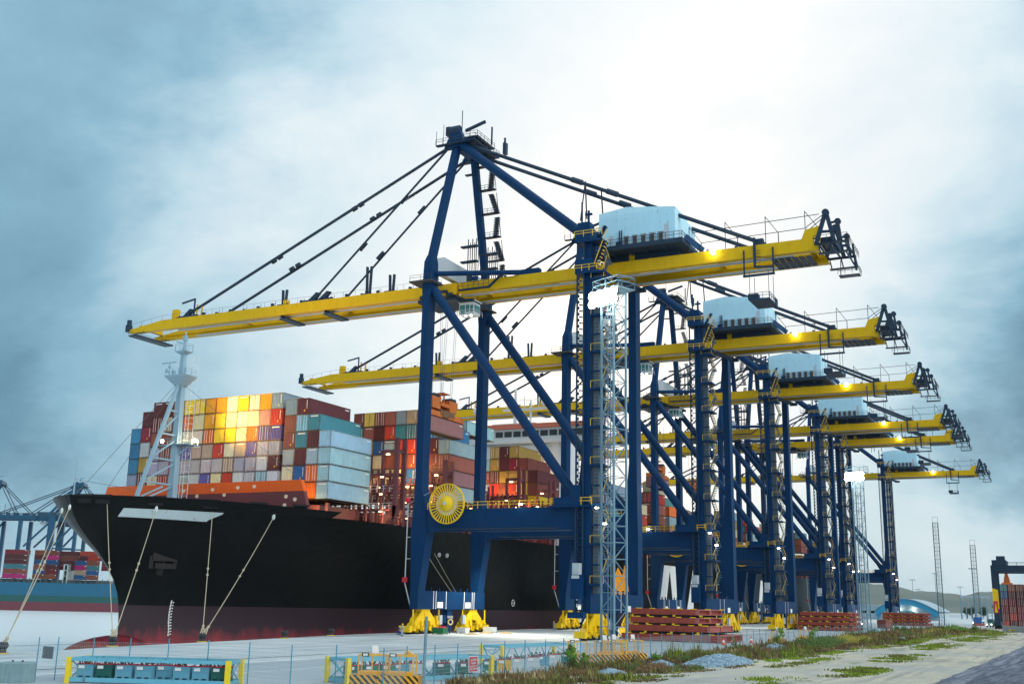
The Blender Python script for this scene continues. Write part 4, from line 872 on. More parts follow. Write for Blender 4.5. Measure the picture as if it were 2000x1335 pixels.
    q = MB(); q.rail([(64.6, 7.4, 60.3), (69.6, 7.4, 60.3), (69.6, 16, 60.3)], 1.0, .06, 1.0); q.rail([(66.5, 14.4, 57.45), (69.8, 14.4, 57.45), (69.8, 16.5, 57.45)], 1.0, .06, 1.0); B(q, 'tail_rail', GRAT)
    q = MB()
    for k in range(6):
        for j in range(3): q.box(57.5 + k * 1.05, 58.4 + k * 1.05, 9.9 + j * 1.25, 11.0 + j * 1.25, 59.0, 59.12)
    B(q, 'cable_tray', NAVY2)
    q = MB()
    for x in (44.5, 50.5, 57.0, 63.2): q.bar((x, 8.7, 61.3), (x, 8.7, 66.0), .1); q.bar((x, 8.7, 66.0), (x + 2.0, 8.7, 63.0), .1); q.bar((x + 2, 8.7, 61.3), (x + 2, 8.7, 63.1), .12)
    q.bar((45, 8.7, 64.9), (65.4, 8.7, 65.2), .09); q.bar((46.5, 8.7, 63.0), (63.5, 8.7, 63.2), .09); B(q, 'festoon_frame', NAVY2)
    # hanging maintenance platform
    q = MB()
    for x in (53.6, 58.2): q.bar((x, 8.0, 60.6), (x, 8.0, 56.3), .22)
    q.bar((55.3, 8.05, 62.5), (55.3, 8.05, 57.6), .35); q.bar((53.4, 8.0, 56.3), (58.4, 8.0, 56.3), .3, .35); q.bar((55.3, 8, 57.6), (58.2, 8, 57.4), .25)
    for k in range(6): q.bar((55.5, 8.0, 57.8 + k * .5), (56.3, 8.0, 57.8 + k * .5), .07)
    q.box(54.2, 57.4, 8.2, 11.6, 52.3, 52.55); q.box(54.0, 55.6, 8.2, 9.4, 52.5, 53.4)
    for x, y in ((54.3, 8.3), (57.3, 8.3), (57.3, 11.5), (54.3, 11.5)): q.bar((x, y, 52.5), (x, y, 57.0), .07)
    q.rail([(54.2, 8.2, 52.5), (57.4, 8.2, 52.5), (57.4, 11.6, 52.5)], 1.0, .06, 1.0); B(q, 'hanging_platform', NAVY2)
    # cable reel on the portal
    q = MB(); c = Vector((5.55, -1.0, 20.75)); q.torus(c, (0, 1, 0), 3.2, .10, 48, 6); q.torus(c + Vector((0, -.35, 0)), (0, 1, 0), 3.2, .07, 48, 6)
    for k in range(36):
        a = 2 * math.pi * k / 36; d = Vector((math.cos(a), 0, math.sin(a))); q.bar(c + d * 1.0 + Vector((0, -.1, 0)), c + d * 3.2 + Vector((0, -.18, 0)), .14, .2, upv=(0, 1, 0))
    q.tube(c + Vector((0, .9, 0)), c + Vector((0, -.5, 0)), 1.25, 1.25, 28); q.tube(c + Vector((0, -.5, 0)), c + Vector((0, -1.0, 0)), 1.2, .35, 28); rl = B(q, 'cable_reel', YELB)
    q = MB(); q.tube(c + Vector((0, -.2, 0)), c + Vector((0, .05, 0)), 1.9, n=32); q.tube(c + Vector((0, -1.05, 0)), c + Vector((0, -.9, 0)), .3, n=12); B(q, 'reel_drum', LGREY, rl)
    q = MB(); q.bar((-2.8, .2, 20.9), (1.5, .1, 22.8), .07); q.tube((-2.7, .2, 22.2), (-2.7, .2, 8), .1, n=6); q.tube((-2.7, .2, 8), (-1.5, .2, 4.4), .1, n=6)
    for z in (19, 15.5, 12): q.bar((-2.7, .2, z), (-1.5, .2, z), .12)
    B(q, 'cable_guide', LGREY)
    q = MB(); q.ball((-2.7, .1, 21.6), .55, .4, .55); q.box(-3.1, -2.4, -.1, .5, 8.2, 9.0); B(q, 'cable_hood', flat('signal red', (.55, .02, .05), .5), each=True)
    # trolley, ropes and driver's cab
    q = MB(); q.box(-7.2, .8, 8.8, 14.4, 58.5, 59.1); q.box(-6.5, -5, 8.2, 15, 59.1, 59.7); q.box(-1, .4, 8.2, 15, 59.1, 59.7); q.box(.6, 3.6, 10, 14.5, 58.3, 58.7); B(q, 'trolley', NAVY2)
    q = MB()
    for x in (-5.4, -2.0):
        for y in (9.6, 10.2, 12.9, 13.5): q.tube((x, y, 58.5), (-3.72 + (x + 3.7) * .6, y, 41.0), .03, n=4)
    B(q, 'hoist_rope', WIRE, each=True)
    q = MB(); q.box(.4, 3.4, 9.8, 12.2, 55.7, 58.1); q.box(.2, 3.7, 9.6, 12.4, 58.1, 58.3); q.box(0, 3.8, 9.3, 9.8, 55.4, 55.55); cb = B(q, 'operator_cab', SHWH)
    q = MB(); q.box(.55, 1.6, 9.72, 9.85, 55.9, 57.5); q.box(1.8, 2.5, 9.72, 9.85, 56.1, 57.5); q.box(2.7, 3.25, 9.72, 9.85, 56.1, 57.4); q.box(.33, .42, 9.95, 12.0, 55.9, 57.5); q.box(3.38, 3.45, 10, 12, 56.2, 57.5); B(q, 'cab_window', GLS, cb)
    q = MB(); q.rail([(0, 9.3, 55.55), (3.8, 9.3, 55.55), (3.8, 12.4, 55.55)], .9, .05, .8); B(q, 'cab_rail', SHWH, cb)
    q = MB()
    for x in (.8, 2.0, 3.1): q.ball((x, 9.4, 55.3), .16)
    B(q, 'cab_lamp', COOL, cb, each=True)
    # lamps on girder and portal
    q = MB(); q.ball((48.6, 7.9, 61.0), .42); q.bar((48.6, 8.3, 61.7), (48.6, 7.9, 61.3), .15); B(q, 'girder_lamp', glow('girder lamp', (1, .95, .7), 40))
    q = MB()
    for x, y, z in ((18.5, -.2, 20.5), (4.3, 20.3, 20.4), (12.2, 20.3, 20.4), (31.8, -.9, 19.6), (33.0, -.6, 17.2)): q.box(x - .26, x + .26, y - .16, y + .16, z - .08, z + .08)
    B(q, 'portal_lamp', COOL, each=True)
    return root
crane = make_crane()
CR = [crane]
CLAB = ['second quay crane from the camera, its boom tip over the ship beyond the first', 'third quay crane, white machinery house between the second and fourth cranes', 'fourth quay crane, machinery house overlapping the crane just behind it', 'fifth quay crane, standing close behind the fourth so their booms nearly overlap', 'sixth and farthest quay crane, with a clear gap of sky around its legs']
for k, (d, lab) in enumerate(zip((59.4, 117.5, 180.5, 213.5, 312.0), CLAB)):
    c = copy_tree(crane)
    for ch in c.children:
        if ch.name.split('.')[0] in ('trolley', 'operator_cab', 'hoist_rope'): ch.location.x += (12.0, 0.0, -9.0, 14.0, -16.0)[k]
    c.location = (0, 156.1 + d, 0); c['label'] = lab; CR.append(c)
# girder lamp light and quay floods of the first crane
for k, d in enumerate((0, 59.4, 117.5, 180.5)):
    lamp('girder_lamp_light', (48.6, 156.1 + d + 7.3, 60.9), 900, (1, .93, .6), None, 'POINT', .3)
for x, y, e in ((6, 172, 16000), (20, 165, 16000), (5, 228, 9000), (20, 230, 9000), (8, 290, 7000), (20, 300, 7000)):
    lamp('quay_flood_light', (x, y, 15.8), e, (1.0, .96, .80), None, 'SPOT', .4, (x - 1, y, 0), R(120), .7)
# spreader with its red container (first crane), again at the third crane
def make_spreader():
    r = thing('spreader', 'orange spreader gripping the red container under the nearest crane', 'spreader', (-3.72, 168.0, 37.1), 0, 'spreaders hanging from the cranes')
    q = MB(); q.box(-1.1, 1.1, -5.9, 5.9, .12, .5); q.box(-1.2, 1.2, -6.1, -5.6, .02, .9); q.box(-1.2, 1.2, 5.6, 6.1, .02, .9); q.box(.85, 1.15, -5.6, -1.6, .1, 1.05); q.box(.85, 1.15, 1.8, 5.6, .1, 1.05); q.box(-1.15, -.85, -5.6, 5.6, .1, 1.05); q.build('spreader_frame', OR, r)
    q = MB(); q.box(-1.2, 1.2, -2.4, 2.6, .5, 1.5); q.box(-1.25, 1.3, -1.6, .4, .2, 1.3); q.build('spreader_body', paint('greasy brown steel', (.20, .10, .05), .6, .2, .2, .3), r)
    q = MB()
    for y in (-3.6, 2.4): q.prism([(y - 1.3, 1.5), (y + 1.3, 1.5), (y + 1.6, 3.6), (y - 1.5, 3.6)], 'x', -1.0, 1.0)
    q.box(-1, 1, -2.6, 1.4, 2.2, 2.8); q.bar((0, -.8, 2.8), (0, -.9, 4.4), .3); q.bar((0, .6, 2.8), (0, .6, 4.5), .2); q.box(-1.0, 1.0, -1.3, 1.0, 4.6, 4.75); hb_ = q.build('head_block', OR, r)
    q = MB()
    for y in (-4.2, -3.0, 2.0, 3.0): q.tube((-.9, y, 3.6), (.9, y, 3.6), .62, n=16)
    q.each('rope_sheave', NAVY2, hb_)
    return r
sp = make_spreader()
container(-3.72, 161.9, 34.25, 'mauve', 'dull red container hanging from the orange spreader of the nearest crane', True, 'plain', 'containers held by the cranes')
sp2 = copy_tree(sp); sp2.location = (-3.72, 168 + 117.5, 39.2); sp2['label'] = 'orange spreader gripping a red container under the third crane'
container(-3.72, 161.9 + 117.5, 36.35, 'mauve', 'dull red container hanging from the spreader of the third crane', True, 'plain', 'containers held by the cranes')
sp3 = copy_tree(sp); sp3.location = (-12.72, 168 + 180.5, 41.0); sp3['label'] = 'empty orange spreader hanging low under the fourth crane'
# ================================================================ QUAY AND YARD
ROPE = flat('mooring rope', (.42, .37, .26), .8); IRON = flat('bollard iron', (.03, .03, .035), .6); YMAT = flat('faded yellow', (.45, .32, .05), .7)
GALV = paint('galvanised steel', (.15, .26, .33), .45, .08, .08, .04); BLUEP = paint('fence blue steel', (.05, .27, .40), .45, .08, .08)
bols = [(11.0, 68.8, 'black bollard at the left edge of the quay with two ropes'), (5.9, 86.3, 'black bollard in front of the bulbous bow, ropes looped on it'), (2.9, 103.0, 'black bollard with two ropes near the draught marks'), (.7, 121.3, 'third bare black bollard along the quay edge'), (-2.6, 136.4, 'fourth black bollard along the quay edge'), (-4.8, 186.5, 'black bollard between the second crane and the hull, with stern ropes')]
for x, y, lab in bols:
    t = thing('bollard', lab, 'bollard', (x, y, 0), 0, 'mooring bollards on the quay edge')
    q = MB(); q.tube((0, 0, 0), (0, 0, .12), .62, .55, 16); q.build('base_plate', YMAT, t)
    q = MB(); q.tube((0, 0, .12), (0, 0, .55), .34, .3, 14); q.tube((0, 0, .5), (0, 0, .75), .34, .5, 14); q.ball((-.25, 0, .72), .33); q.ball((.25, 0, .72), .33); q.build('post', IRON, t)
def rope(a, b_, sag, lab, eye=True):
    a = Vector(a); b_ = Vector(b_); pts = []
    for i in range(15):
        t = i / 14; p = a.lerp(b_, t); p.z -= sag * 4 * t * (1 - t); pts.append(p)
    t_ = thing('mooring_rope', lab, 'rope', a, 0, 'mooring ropes from ship to quay')
    q = MB(); q.path([p - a for p in pts], .052, 7); q.build('rope_line', ROPE, t_)
    d = (b_ - a).normalized(); s = d.cross(Vector((0, 0, 1))).normalized()
    q = MB()
    for e in (-.22, .22): q.tube(s * e * 1.6, d * 2.8, .06, n=6)
    for k in (2.8, (b_ - a).length * .45, (b_ - a).length * .5): c = d * k; c.z -= sag * 4 * (k / (b_ - a).length) * (1 - k / (b_ - a).length); q.ball(c, .17)
    q.build('rope_eye', ROPE, t_)
    return t_
def ratguard(p, lab):
    o = MB(); o.tube((0, -.04, 0), (.03, .04, 0), .42, n=16); o.ball((0, .0, 0), .12)
    tag(o.build('rat_guard', WHITE, None, False, p), lab, 'rat guard', 'rat guards on the mooring ropes')
B0, B1, B2, B5 = (11, 68.8, .65), (5.9, 86.3, .65), (2.9, 103, .65), (-4.8, 186.5, .6)
rope(B0, on_hull(115.7, 17.9, .1), .5, 'mooring rope from the leftmost bollard up to the tip of the bow'); rope((10.8, 69.0, .6), (-39.2, 117.2, 17.7), .6, 'mooring rope passing behind the bow tip from the leftmost bollard')
rope(B1, on_hull(118.0, 18.2, .1), .3, 'near vertical mooring rope in front of the bow'); rope(B1, on_hull(122.6, 18.2, .1), .3, 'mooring rope slanting from the bow bollard to the grey patch')
rope(B2, on_hull(129.2, 17.8, .1), .3, 'mooring rope ending at the right end of the grey patch'); rope(B2, on_hull(136.6, 17.9, .1), .4, 'long slanting mooring rope crossing the draught marks')
rope(B5, (-6.6, 172, 13.6), .5, 'mooring rope on the hull seen between the near crane legs'); rope(B5, (-6.6, 168.5, 14.0), .6, 'lower of two ropes seen between the near crane legs')
def pt(a, b_, t): return tuple(Vector(a).lerp(Vector(b_), t))
ratguard(pt(on_hull(115.7, 17.9, .1), B0, .02), 'white disc on the rope at the bow tip'); ratguard(pt((-39.2, 117.2, 17.7), B0, .03), 'white disc hanging beyond the bow tip against the sky'); ratguard(pt(on_hull(122.6, 18.2, .1), B1, .03), 'white disc above the left end of the grey patch'); ratguard(pt(on_hull(136.6, 17.9, .1), B2, .03), 'white disc on the longest slanting rope')
ratguard((-6.4, 173.4, 13.4), 'left white disc on the hull between the crane legs'); ratguard((-6.4, 176.2, 13.4), 'right white disc on the hull between the crane legs')
# perimeter fence
tops = [(34.2, 45.6), (37.78, 49.64), (38.34, 50.64), (39.51, 52.42), (41.66, 53.41), (43.61, 54.75), (46.68, 55.01), (50.21, 54.71), (54.06, 53.9), (55.61, 56.21), (60.04, 54.62), (59.53, 57.93), (59.49, 61.29), (59.3, 64.54), (59.2, 68.0), (59.3, 71.3), (59.2, 74.8), (59.1, 78.6), (59.1, 82.0), (59.0, 85.6), (58.8, 89.6), (58.7, 93.4), (58.6, 97.1), (58.6, 100.3), (58.7, 103.5), (58.7, 106.8), (58.7, 110.0), (58.9, 113.2)]
y = 113.2
while y < 343: y += 3.3; tops.append((59.0 + .5 * math.sin(y * .03) + (0 if y < 290 else (y - 290) * .12), y))
tops = [tops[0]] + tops[1:]
fence = thing('perimeter_fence', 'long blue wire mesh fence with thin posts between quay and dirt track', 'fence', (59, 60, 0))
def post_mesh(q, x, y): q.tube((x - 59, y - 60, 0), (x - 59, y - 60, 2.62), .035, n=6)
for x, y in tops[:96]: q = MB(); post_mesh(q, x, y); q.build('post', BLUEP, fence)
q = MB(); [post_mesh(q, x, y) for x, y in tops[96:]]
if q.v: tag(q.build('post_row', BLUEP, fence), kind='stuff')
WIREB = flat('mesh wire', (.30, .42, .46), .5)
q = MB()
for (xa, ya), (xb, yb) in zip(tops, tops[1:]):
    if (xa, ya) == (38.34, 50.64) and False: continue
    L_ = math.hypot(xb - xa, yb - ya)
    for k in range(10): z = .15 + k * .24; q.bar((xa - 59, ya - 60, z), (xb - 59, yb - 60, z), .010)
    if ya < 120:
        n_ = int(L_ / .11)
        for k in range(1, n_): t = k / n_; x, y = xa + (xb - xa) * t - 59, ya + (yb - ya) * t - 60; q.bar((x, y, .1), (x, y, 2.3), .007)
q.build('wire_mesh', WIREB, fence)
sg = thing('warning_sign', 'red warning sign with white lettering wired to the mesh fence', 'sign', (59.02, 67.2, 1.22))
q = MB(); q.box(-.015, .015, -.62, .62, -.52, .52); q.build('sign_border', WHITE, sg)
q = MB(); q.box(.016, .024, -.57, .57, -.47, .47); q.build('sign_panel', flat('sign red', (.58, .012, .03), .4), sg)
q = MB(); rs = random.Random(4)
for z, L_ in ((.26, .42), (.06, .30), (-.15, .48), (-.33, .50)):
    y = -L_
    while y < L_: w_ = rs.uniform(.03, .06); q.box(.025, .029, y, min(L_, y + w_), z - .055, z + rs.choice((.03, .055, .085))); q.box(.025, .029, y, y + w_ + .02, z - .02, z + .012); y += w_ + rs.uniform(.012, .03)
q.build('lettering', WHITE, sg)
q = MB(); q.box(-.42, .42, -.02, .02, 1.36, 2.02); ob = thing('mesh_board', 'small dark framed board hung on the fence at the left', 'board', (38.2, 50.05, 0))
q.build('panel', flat('grey board', (.16, .17, .18), .6), ob); q = MB()
for a in ((-.46, -.42, 1.32, 2.06), (.42, .46, 1.32, 2.06)): q.box(a[0], a[1], -.03, .03, a[2], a[3])
q.box(-.42, .42, -.03, .03, 1.32, 1.36); q.box(-.42, .42, -.03, .03, 2.02, 2.06); q.build('frame', GALV, ob)
CONC = paint('weathered concrete', (.20, .30, .32), .8, .3, .35, .1, (.08, .09, .08), 1.2)
for x, y, rz, lab in ((35.9, 46.6, .55, 'leftmost big weathered concrete block by the fence'), (38.05, 48.0, .45, 'big weathered concrete block against the first fence post')):
    t = thing('concrete_block', lab, 'concrete block', (x, y, 0), rz, 'concrete blocks at the fence'); q = MB(); q.loft([rect(-.95, .9, -.6, .6, 0), rect(-.95, .9, -.6, .6, 1.12), rect(-.90, .85, -.55, .55, 1.2)]); q.build('block', CONC, t)
    q = MB(); q.tube((-.3, 0, 1.2), (-.3, 0, 1.3), .06); q.tube((.3, 0, 1.2), (.3, 0, 1.3), .06); q.build('lifting_eye', RUSTY, t)
# lashing gear racks with bins
RBL = paint('rack blue steel', (.14, .42, .54), .4, .1, .1, .06); RYE = flat('rack yellow post', (.85, .62, .02), .45)
BINC = dict(blue=(.12, .33, .43), green=(.01, .16, .12), yellow=(.70, .42, .03), white=(.52, .58, .60), darkgreen=(.01, .10, .08))
def rack(x, y, rz, L_, W, H, lab):
    t = thing('gear_rack', lab, 'rack', (x, y, 0), rz, 'steel racks for lashing gear')
    q = MB()
    for yy in (0, W):
        q.box(.1, L_ - .1, yy - .1, yy + .1, .08, .34); q.box(.1, L_ - .1, yy - .07, yy + .07, H - .2, H)
        n = int(L_ / 2.4)
        for k in range(n if yy else 0): xa = .2 + k * (L_ - .4) / n; xb = xa + (L_ - .4) / n; m_ = (xa + xb) / 2; q.bar((xa + .1, yy, H - .1), (m_, yy, .3), .09, .09); q.bar((m_, yy, .3), (xb - .1, yy, H - .1), .09, .09)
    for xx in (.1, L_ - .1): q.box(xx - .08, xx + .08, 0, W, H - .2, H); q.box(xx - .08, xx + .08, 0, W, .08, .3); q.bar((xx, 0, .2), (xx, W, H - .1), .06); q.bar((xx, W, .2), (xx, 0, H - .1), .06)
    q.build('frame', RBL, t)
    for xx in (0, L_):
        for yy in (0, W): q = MB(); q.box(xx - .14, xx + .14, yy - .14, yy + .14, 0, H + .02); q.build('corner_post', RYE, t)
    return t
def bin_(x, y, rz, c, lab, w_=1.02, d=.95, h=.80, grp='bins of lashing gear'):
    t = thing('gear_bin', lab, 'bin', (x, y, .3), rz, grp); m = paint('bin ' + c, BINC[c], .45, .12, .1, .05); q = MB()
    q.box(-w_ / 2, w_ / 2, -d / 2, -d / 2 + .05, .12, h); q.box(-w_ / 2, w_ / 2, d / 2 - .05, d / 2, .12, h); q.box(-w_ / 2, -w_ / 2 + .05, -d / 2 + .05, d / 2 - .05, .12, h); q.box(w_ / 2 - .05, w_ / 2, -d / 2 + .05, d / 2 - .05, .12, h); q.box(-w_ / 2 + .05, w_ / 2 - .05, -d / 2 + .05, d / 2 - .05, .12, .18)
    for k in (-.45, 0, .45): q.box(k * w_ - .08, k * w_ + .08, -d / 2, d / 2, 0, .12)
    q.box(-w_ / 2 - .02, w_ / 2 + .02, -d / 2 - .03, -d / 2, .52, .58); q.build('bin_body', m, t)
    q = MB(); q.box(-w_ / 2, w_ / 2, -d / 2 - .02, -d / 2 + .04, h, h + .06); q.box(w_ / 2 - .04, w_ / 2 + .02, -d / 2 + .05, d / 2, h, h + .06); q.build('red_rim', flat('rim red', (.42, .02, .04), .5), t)
    q = MB(); q.box(-.40, -.02, -d / 2 - .045, -d / 2 - .03, .56, .74); q.build('label_plate', WHITE, t)
    q = MB(); r_ = random.Random(int(x * 100))
    for k in range(14): a = Vector((r_.uniform(-.42, .42), r_.uniform(-.38, .38), .7)); q.bar(a, a + Vector((r_.uniform(-.3, .3), r_.uniform(-.2, .2), r_.uniform(.2, .5))), .05)
    q.build('lashing_rods', RUSTY, t)
    return t
def along(x, y, rz, u, v): return x + u * math.cos(rz) - v * math.sin(rz), y + u * math.sin(rz) + v * math.cos(rz)
RA = (40.3, 49.9, .38, 10.0, 2.5); rack(*RA[:3], RA[3], RA[4], 1.5, 'blue steel rack full of bins at the lower left, yellow corner posts')
for k, (u, v, c) in enumerate(((.9, .75, 'blue'), (2.1, .75, 'darkgreen'), (3.35, .75, 'blue'), (4.6, .75, 'blue'), (5.7, 1.3, 'blue'), (7.0, .75, 'blue'), (8.2, .75, 'blue'), (9.4, .75, 'darkgreen'))):
    x, y = along(*RA[:3], u, v); bin_(x, y, RA[2], c, f'{"dark green" if c == "darkgreen" else c} bin inside the lower left rack, {ORD[k]} from its left end')
RBk = (53.6, 60.4, 1.20, 12.2, 2.4); rack(*RBk[:3], RBk[3], RBk[4], 1.6, 'blue grey rack behind the red sign, bins inside')
for k, (u, v, c) in enumerate(((.9, .8, 'darkgreen'), (2.3, .8, 'green'), (3.6, .8, 'green'), (5.0, 1.3, 'blue'), (6.4, 1.4, 'white'), (8.6, 1.2, 'darkgreen'), (10.4, .9, 'darkgreen'))):
    x, y = along(*RBk[:3], u, v); bin_(x, y, RBk[2] - math.pi / 2 + 1.2, c, f'{"dark green" if c == "darkgreen" else c} bin in the rack behind the sign, {ORD[k]} from its left end')
for k, (x, y, c) in enumerate(((56.6, 74.2, 'green'), (56.7, 76.4, 'yellow'), (56.7, 78.9, 'white'), (56.6, 81.6, 'white'), (56.2, 84.3, 'blue'), (55.9, 87.3, 'white'), (55.7, 90.3, 'green'))):
    bin_(x, y, .5, c, f'{c} bin in the row behind the fence, {ORD[k]} to the right of the sign')
rack(51.6, 86, 1.45, 12.0, 2.2, 1.7, 'far blue rack behind the row of coloured bins')
for k in range(11):
    y = 72 + k * 4.6; x = 47.6 - k * .35; t = thing('concrete_barrier', f'low pale concrete barrier on the apron, {ORD[k]} in the row from the left', 'barrier', (x, y, 0), 0, 'concrete barriers beside the road')
    q = MB(); q.prism([(-.3, 0), (.3, 0), (.26, .12), (.10, .35), (.08, .82), (-.08, .82), (-.10, .35), (-.26, .12)], 'y', -2.1, 2.1); q.build('barrier_body', CON if False else paint('barrier concrete', (.48, .52, .53), .8, .12, .2), t)
    q = MB(); q.box(.24, .31, -1.4, -1.0, .02, .12); q.box(.24, .31, 1.0, 1.4, .02, .12); q.build('lifting_slot', DARK, t)
# yellow lashing cages with hazard stripes
def stripes_mat():
    b = NB('hazard stripes'); v = b.n('ShaderNodeSeparateXYZ'); b.L(b.n('ShaderNodeTexCoord').outputs['Object'], v.inputs[0])
    s = b.math('ADD', b.math('ADD', v.outputs[0], v.outputs[1]), v.outputs[2]); f = b.math('GREATER_THAN', b.math('FRACT', b.math('MULTIPLY', s, 2.6)), .5)
    return b.fin(b.mix(f, (.80, .40, .02), (.015, .014, .012)), .5)
HAZ = stripes_mat(); CAGE = paint('cage orange yellow', (.82, .42, .015), .45, .1, .1, .08)
def cage(x, y, rz, lab, board=False, scr=False):
    t = thing('lashing_cage', lab, 'cage', (x, y, 0), rz, 'yellow man cages for lashing'); s = .82; q = MB()
    for a in (-s, s):
        for b_ in (-s * .8, s * .8): q.box(a - .04, a + .04, b_ - .04, b_ + .04, 1.0, 2.1)
    q.box(-s, s, -s * .8 - .04, -s * .8 + .04, 2.02, 2.1); q.box(-s, s, s * .8 - .04, s * .8 + .04, 2.02, 2.1); q.box(-s - .04, -s + .04, -s * .8, s * .8, 2.02, 2.1); q.box(s - .04, s + .04, -s * .8, s * .8, 2.02, 2.1); q.box(-.04, .04, -s * .8 - .03, -s * .8 + .03, 1.0, 2.02); q.box(-s - .5, -s - .44, -.3, -.24, .6, 1.5); q.build('cage_frame', CAGE, t)
    q = MB(); q.box(-s - .5, s + .35, -s * .8 - .1, s * .8 + .1, .1, .92); q.build('base_box', HAZ, t)
    q = MB(); q.box(-s, s - .2, -s * .6, s * .6, .922, 1.12); q.build('winch_cover', CAGE, t)
    q = MB(); q.box(-.62, -.2, -s * .8 - .12, -s * .8 - .05, 1.98, 2.2); q.build('lamp_box', DARK, t)
    q = MB(); q.box(-.55, -.27, -s * .8 - .135, -s * .8 - .122, 2.03, 2.16); q.build('lamp_face', WHITE, t)
    if board: q = MB(); q.bar((.1, 0, 2.08), (.1, 0, 2.2), .05); q.hexa([(-.1, -.02, 2.15), (.3, -.02, 2.15), (.3, .02, 2.15), (-.1, .02, 2.15), (-.15, .0, 2.6), (.22, .0, 2.6), (.22, .04, 2.6), (-.15, .04, 2.6)]); q.build('white_board', WHITE, t)
    if scr: q = MB(); q.prism([(.1, 2.1), (.75, 2.1), (.3, 2.42)], 'y', -.1, .1); q.build('roof_fin', CAGE, t)
    return t
cage(57.4, 57.6, .45, 'yellow cage topped by a white board, left one at the near fence', True); cage(59.0, 58.2, .40, 'yellow cage topped by a small fin, right one at the near fence', False, True)
for k, (x, y, bd) in enumerate(((56.0, 92.0, False), (57.3, 95.0, True), (56.9, 98.3, True), (58.0, 96.0, False), (57.9, 100.6, True))): cage(x, y, .35 + .1 * k, f'yellow cage in the cluster beyond the bins, {ORD[k]} from left' + (', white board' if bd else ''), bd)
for k, (x, y) in enumerate(((56.6, 164), (57.6, 178))): cage(x, y, .4, f'yellow cage with white board behind the saplings, {("nearer", "farther")[k]} one', True)
# galvanised post standing by the fence
t = thing('steel_post', 'plain galvanised post standing taller than the near fence', 'post', (57.35, 63.6, 0)); q = MB(); q.tube((0, 0, 0), (.05, 0, 4.3), .11, .10, 12); q.build('shaft', GALV, t); q = MB(); q.box(-.2, .2, -.2, .2, 0, .06); q.build('base_plate', GALV, t)
# lattice light towers
GALV_SHADE = paint('backlit galvanised', (.10, .13, .15), .6, .1, .1)  # same galvanised steel, with its backlit darkening put into the colour
def tower(x, y, H, w_, lab, flood, rz=0.0, lean=(0, 0)):
    t = thing('light_tower', lab, 'light tower', (x, y, 0), rz, 'lattice light towers along the yard'); h = w_ / 2; q = MB()
    for a in (-h, h):
        for b_ in (-h, h): q.box(a - .085, a + .085, b_ - .085, b_ + .085, 0, H)
    n = int(H / 1.55)
    for k in range(n):
        z = k * H / n; z2 = (k + 1) * H / n
        for i, (a, b_) in enumerate((((-h, -h), (h, -h)), ((h, -h), (h, h)), ((h, h), (-h, h)), ((-h, h), (-h, -h)))):
            q.bar((*a, z), (*b_, z), .065); p, r_ = (a, b_) if (k + i) % 2 else (b_, a); q.bar((*p, z), (*r_, z2), .06)
    q.build('lattice_mast', GALV if flood else GALV_SHADE, t)
    q = MB()
    for z in range(1, int(H), 1): q.bar((-.2, -h + .25, z), (.2, -h + .25, z), .05)
    for a in (-.2, .2): q.bar((a, -h + .25, 0), (a, -h + .25, H), .07)
    q.build('ladder', GALV, t)
    if not flood: q = MB(); q.box(-.9, .9, -.9, .9, H, H + .1); q.bar((-.9, -.9, H + .1), (-.9, -.9, H + 2.2), .1); q.bar((.9, .9, H + .1), (.9, .9, H + 2.2), .1); q.bar((-.9, -.9, H + 2.2), (.9, .9, H + 2.2), .1); q.build('top_platform', GALV_SHADE, t); return
    q = MB(); q.box(-1.9, 1.9, -1.2, 1.2, H, H + .12); q.rail([(-1.9, -1.2, H), (1.9, -1.2, H), (1.9, 1.2, H), (-1.9, 1.2, H), (-1.9, -1.2, H)], 1.3, .07, 1.3); pl = q.build('top_platform', GALV, t)
    if flood:
        for k in range(8):
            q = MB(); u = -1.9 + (k % 4) * 1.02; zz = H - .75 - .85 * (k // 4); q.box(u, u + .8, -1.5, -1.2, zz, zz + .55); b_ = q.build('flood_lamp', DARK, t)
            q = MB(); q.ball((u + .4, -1.62, zz + .28), .56, .22, .46, 16, 10); q.build('lens', glow('flood lens', (1, .98, .86), 60), b_, True)  # oversized lens balls: the glare is put into their shape
        lamp('tower_flood', (0, -3.8, H - 1.8), 160, (1, .97, .82), t, 'POINT', .6)
tower(55.4, 102.3, 37.0, 1.75, 'nearest lattice light tower, its blazing floodlights beside the crane leg', True, R(-24))
tower(57.5, 235, 33.0, 1.75, 'second lattice light tower, rising from behind the bushes with lit floods', True, R(-14))
tower(49.6, 460, 39.0, 1.9, 'taller bare lattice tower on the right, before the blue roofed shed', False); tower(60.2, 492, 32.0, 1.9, 'bare lattice tower on the far right near the yard crane', False)
